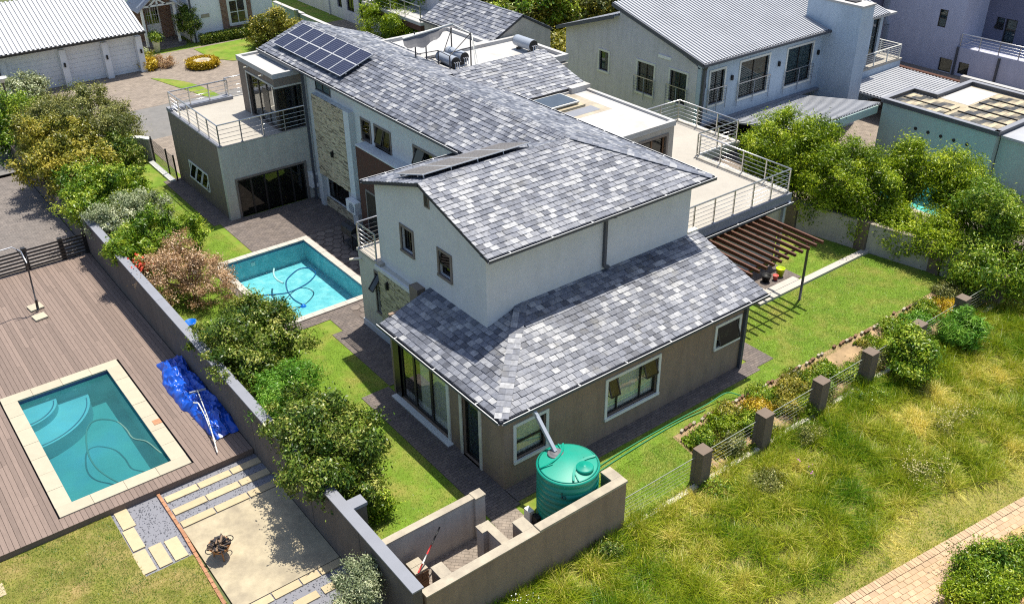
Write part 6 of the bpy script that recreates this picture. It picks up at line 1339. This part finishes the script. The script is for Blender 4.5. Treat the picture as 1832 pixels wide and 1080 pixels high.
rng = np.random.default_rng(4); a = rng.uniform(0, 6.283, 9000); rr = .84 + rng.normal(0, .11, 9000); P = np.stack([9.15 + rr * np.cos(a), 45.3 + rr * np.sin(a), G + .05 + rng.uniform(0, .45, 9000)], 1)
v, f = quads(P, rng.normal(0, .5, P.shape), .12, .07, rng); link('hedge', npmesh('hedge', v - np.array((9.15, 45.3, G)), f, ['leaf_gold'], tone=rng.random(len(f))), CB)
for i, (x, y, r, m, lb) in enumerate(((6.15, 46.9, .55, 'leaf_gold', 'bright yellow clipped bush at the garage corner'), (6.7, 48.3, .6, 'leaf_yellow', 'olive bush in the bed between garage and porch'), (7.1, 46.9, .5, 'leaf_dry', 'reddish low bush beside the bright yellow one'), (6.4, 49.5, .5, 'leaf_silver', 'pale green bush nearest the white porch'), (8.0, 50.6, .3, 'leaf_bright', 'small green plant growing in the tall white planter'))):
    z = G + .3 if i < 4 else G + .95
    plant('bush', lb, 'bush', (x, y, G if i < 4 else G + .7), [blob(x, y, z, r, .35)], m, 3500, .11, 100 + i, 40, .12, .03)
plant('flowering_bush', 'white flowering bush at the left edge by the lamp post', 'bush', (-2.6, 44.6, G), [blob(-2.5, 44.6, .9, 1.2, .8), blob(-1.6, 45.4, .8, .8, .6), blob(-3.9, 43.4, .9, 1.1, .8)], 'leaf_silver', 12000, .15, 110, 110, .18, .05)
# flower bed plants
more = [(6.9, -2.6, .4, 'leaf_olive', 'greyish sprig cluster low behind the first fence pillar'), (7.7, -1.6, .35, 'leaf_yellow', 'yellow leaved tuft at the lawn side of the vegetable bed'), (9.3, -1.65, .4, 'leaf_bright', 'green tuft at the lawn side before the orange plants'), (10.2, -2.7, .4, 'leaf_lime', 'lime tuft close behind the third fence pillar'), (11.2, -2.75, .4, 'leaf_olive', 'olive tuft midway between third and fourth pillar'), (13.0, -2.6, .4, 'leaf_bright', 'leafy creeper beside the fourth fence pillar'), (15.2, -2.5, .4, 'leaf_lime', 'light green weeds left of the fifth fence pillar'), (18.6, -1.9, .4, 'leaf_bright', 'green tuft at the lawn edge near the golden bush')]
bl = [((6.3, -1.9), .35, 'leaf_bright', 'leafy strap plant at the near tip of the vegetable bed'), ((7.3, -1.85), .5, 'leaf_lime', 'lime green leafy patch in the vegetable bed'), ((8.1, -2.3), .5, 'leaf_bright', 'green clump behind the second fence pillar'), ((8.8, -2.0), .45, 'leaf_gold', 'orange yellow plants in the middle of the vegetable bed'), ((9.7, -2.3), .55, 'leaf_yellow', 'yellowing low plants by the third fence pillar'),
      ((10.7, -1.9), .6, 'leaf_yellow', 'dark yellow speckled ground plants beside the lawn curve'), ((11.7, -2.3), .7, 'leaf_bright', 'green ground plants before the bare sandy soil'), ((14.2, -2.5), .5, 'leaf_olive', 'olive seedlings in the sandy soil'), ((16.3, -1.9), .45, 'leaf_bright', 'small shrub with its shadow on the sandy soil'), ((17.6, -2.2), .6, 'leaf_fern', 'fresh green bush near the fifth fence pillar'), ((19.3, -2.4), .6, 'leaf_gold', 'golden yellow bush near the lawn corner'), ((20.3, -1.7), .5, 'leaf_olive', 'thorny olive bush at the lawn corner')]
bl += [((a, b), c, d, e) for a, b, c, d, e in more]
for i, ((x, y), r, m, lb) in enumerate(bl): plant('bed_plant', lb, 'plant', (x, y, bankz(y)), [blob(x, y, bankz(y) + .16, r, .2), blob(x + r * .7, y + .2, bankz(y) + .14, r * .6, .16)], m, int(5200 * r / .5), .075, 120 + i, 60, .09, .015, limbs=5, wd=.4)
# ---------------------------------------------------------------- grass
def blades(name, P, L, wd, m, rng, tone, lean=.5, label=None, cat=None):
    n = len(P); a = rng.uniform(0, 6.283, n); d = np.stack([np.cos(a), np.sin(a), np.zeros(n)], 1); s = np.stack([-np.sin(a), np.cos(a), np.zeros(n)], 1)
    l = L * rng.uniform(.5, 1.3, (n, 1)); ln = np.abs(rng.normal(0, lean, (n, 1))); tip = P + d * l * ln + np.array((0, 0, 1)) * l * (1 / np.sqrt(1 + ln ** 2)); mid = P + d * l * ln * .3 + np.array((0, 0, 1)) * l * .55 / np.sqrt(1 + ln ** 2 * .5)
    w_ = wd * rng.uniform(.6, 1.3, (n, 1)); v = np.stack([P - s * w_, mid - s * w_ * .7, tip, mid + s * w_ * .7], 1).reshape(-1, 3)
    v2 = v.copy(); v2[0::4] = P - s * w_ * .2
    me = npmesh(name, v2, np.arange(4 * n).reshape(n, 4), [m], tone=tone); o = link(name, me); return setprops(o, label, cat, kind='stuff')
def pn2(x, y, s, o=0): return np.array([mn.noise((a * s + o, b * s - o, o * 1.7)) for a, b in zip(x, y)])
def patchy(x, y, sc, o, lo=24):
    """cheap smooth noise sampled from a coarse table"""
    gx_ = np.linspace(x.min(), x.max(), 160); gy_ = np.linspace(y.min(), y.max(), 110); T = np.array([[mn.fractal((a * sc + o, b * sc - o, o * 1.3), 1.0, 2.0, 4) for a in gx_] for b in gy_])
    i = np.clip(((x - gx_[0]) / (gx_[-1] - gx_[0] + 1e-9) * 159).astype(int), 0, 159); j = np.clip(((y - gy_[0]) / (gy_[-1] - gy_[0] + 1e-9) * 109).astype(int), 0, 109); return T[j, i]
rng = np.random.default_rng(78); x = np.r_[rng.uniform(5.7, 12.9, 22000), rng.uniform(14.2, 21.2, 15000)]; y = -1.55 - rng.random(len(x)) * 1.55; kp = patchy(x, y, .8, 2.2) > -.22 + .22 * (x > 11) ; x, y = x[kp], y[kp]
P = np.stack([x, y, G - np.maximum(0, -1.3 - y) / 1.9 * .38 + rng.uniform(0, .22, len(x)) ** 1.3], 1); v, f = quads(P, rng.normal(0, .5, P.shape) + np.array((0, 0, .5)), .10, .05, rng); setprops(link('ground_cover', npmesh('ground_cover', v, f, ['leaf_bright', 'leaf_yellow'], mi=(patchy(P[:, 0], P[:, 1], 1.3, 6.6) > 0).astype(int), tone=np.clip(rng.beta(2, 2, len(f)), 0, .85))), 'low leafy ground cover filling the bed along the fence', 'plants', kind='stuff')
rng = np.random.default_rng(77)
n = 400000; x = rng.uniform(-7, 31, n); y = -3.0 - rng.random(n) ** 1.0 * 6.6
A1 = patchy(x, y, .45, 3.1); A2 = patchy(x, y, 1.6, 9.3)
lim = -6.75 + .3 * np.sin(x * .8) - .10 * (x - 4).clip(0)      # rough grass gives way to a mown verge
mown = y < lim - .3; vis = ~((x < 1.95) & (y > -3.12))
pth = (y < -7.9 - (x - 3.2) * .125 + .02)
keep = vis & ~pth & (A2 + .75 > rng.random(n) * .9); x, y, A1, A2, mown = x[keep], y[keep], A1[keep], A2[keep], mown[keep]
z = np.array([fieldz(a, b) for a, b in zip(x, y)]) - .02; P = np.stack([x, y, z], 1)
A3 = patchy(x, y, 3.2, 4.4)
tone = np.clip(.40 + .62 * A1 + .34 * A2 + .30 * A3 + rng.normal(0, .15, len(x)) + np.where(mown, .14 + .25 * A3, 0), 0, 1)
Ls = np.where(mown, .075, .34 + .34 * A2 - .12 * A1)[:, None]
blades('wild_grass', P, Ls, .009, 'grass_blade', rng, tone, .95, 'tall unkempt green and straw coloured grass in the field', 'grass')
def clusters(name, label, cat, pts, m, n, leaf, seed, h, sp, stems=True, tone=None):
    rng = np.random.default_rng(seed); t = thing(name, label, cat, (*pts[0][:2], fieldz(*pts[0][:2])), None); cc = np.array([(a, b, fieldz(a, b) + h * rng.uniform(.8, 1.1)) for a, b in pts])
    k = rng.integers(0, len(cc), n); P = cc[k] + rng.normal(0, 1, (n, 3)) * np.array((sp, sp, sp * .35)); v, f = quads(P, np.tile((0, 0, .7), (n, 1)), leaf, leaf, rng); link('flower', npmesh('flower', v - np.array(WO[t.name]), f, [m]), t)['kind'] = 'stuff'
    n2_ = n * 3; k = rng.integers(0, len(cc), n2_); P = cc[k] * np.array((1, 1, 1)) - np.array((0, 0, h * .55)) + rng.normal(0, 1, (n2_, 3)) * np.array((sp * 1.1, sp * 1.1, h * .25)); v, f = quads(P, rng.normal(0, .5, P.shape), .09, .025, rng); link('foliage', npmesh('foliage', v - np.array(WO[t.name]), f, ['leaf_olive'], tone=rng.random(n2_)), t)['kind'] = 'stuff'
rr = random.Random(4)
clusters('flowering_weed', 'cream flowering weeds nearest the mown verge in the field', 'flowers', [(10.8 + rr.gauss(0, .5), -6.7 + rr.gauss(0, .3)) for _ in range(16)], 'flower_cream', 300, .035, 201, .55, .12)
clusters('flowering_weed', 'cream flowering weeds further up the field near the right edge', 'flowers', [(13.6 + rr.gauss(0, .6), -6.0 + rr.gauss(0, .3)) for _ in range(14)], 'flower_cream', 240, .032, 202, .55, .13)
clusters('flowering_weed', 'tiny mauve flowers in the grass near the third pillar', 'flowers', [(7.9, -4.4), (8.0, -4.7), (7.85, -4.9)], 'flower_mauve', 26, .04, 203, .45, .05)
clusters('flowering_weed', 'white flowering weed at the foot of the screen wall', 'flowers', [(-2.0 + rr.gauss(0, .3), -3.6 + rr.gauss(0, .15)) for _ in range(6)], 'flower_white', 30, .035, 204, .4, .1)
for i, (x0, y0, r, lb) in enumerate(((.9, -3.4, .3, 'dark weeds along the base of the screen wall by its end'), (5.0, -3.5, .36, 'leafy green weeds at the foot of the first fence pillar'), (9.2, -3.6, .36, 'grey green weeds below the third fence pillar'), (6.4, -4.2, .42, 'broad olive weed clump in the field below the pillars'), (12.4, -3.6, .4, 'creeper at the foot of the fourth fence pillar'))):
    plant('weed_clump', lb, 'weeds', (x0, y0, -.4), [blob(x0, y0, -.2, r, .22), blob(x0 + r, y0 - .1, -.24, r * .8, .18)], ('leaf_dark', 'leaf_bright', 'leaf_olive', 'leaf_olive', 'leaf_bright')[i], 3600, .085, 210 + i, 70, .1, .012, limbs=4, wd=.3)
# fine lawn blades on the lawns in view
def lawnpts(rects, n, rng, holes=()):
    ar = np.array([(r[2] - r[0]) * (r[3] - r[1]) for r in rects]); k = rng.choice(len(rects), n, p=ar / ar.sum()); Rr = np.array(rects)[k]
    x = rng.uniform(Rr[:, 0], Rr[:, 2]); y = rng.uniform(Rr[:, 1], Rr[:, 3]); ok = np.ones(n, bool)
    for h in holes: ok &= ~((x > h[0]) & (x < h[2]) & (y > h[1]) & (y < h[3]))
    return x[ok], y[ok]
x, y = lawnpts([(-4.2, -.8, -1.07, 11.5), (-1.07, 6.52, .03, 11.5), (-4.2, 11.5, -1.6, 31), (-1.6, 18.5, .18, 28), (10.6, -1.5, 21, 2.1), (11.55, 2.5, 20.8, 4.0), (1.9, -1.3, 10.6, -.65), (11.52, -1.5, 20.9, 2.1)], 190000, rng, pv + [HPH])
B1 = patchy(x, y, .9, 5.5); sel = y > -1.45 + .12 * np.sin(x * 1.3); sel |= x < 1.9; x, y, B1 = x[sel], y[sel], B1[sel]
xb, yb = lawnpts([(1.9, -3.0, 5.7, -1.3)], 18000, rng); x = np.r_[x, xb]; y = np.r_[y, yb]; B1 = patchy(x, y, .9, 5.5)
blades('lawn_blades', np.stack([x, y, np.where(y < -1.3, G - .01 - np.maximum(0, -1.3 - y) / 1.9 * .38 * (x > 1.9), G - .005)], 1), .038, .007, 'lawn_blade', rng, np.clip(.42 + .62 * B1 + rng.normal(0, .15, len(x)), 0, 1), .8, 'short mown green lawn grass round the slate house', 'grass')
x, y = lawnpts([(-14, -2.0, -9.4, 6.45), (-9.4, -2.0, -8.05, 3.5)], 60000, rng); B1 = patchy(x, y, .9, 8.5)
blades('worn_grass', np.stack([x, y, np.full(len(x), -.205)], 1), .05, .008, 'worn_blade', rng, np.clip(.36 + .95 * B1 + rng.normal(0, .15, len(x)), 0, 1), .8, 'patchy green and straw grass below the deck', 'grass')
# dry fallen stuff and tufts at edges of the gravel
bpy.context.view_layer.update()
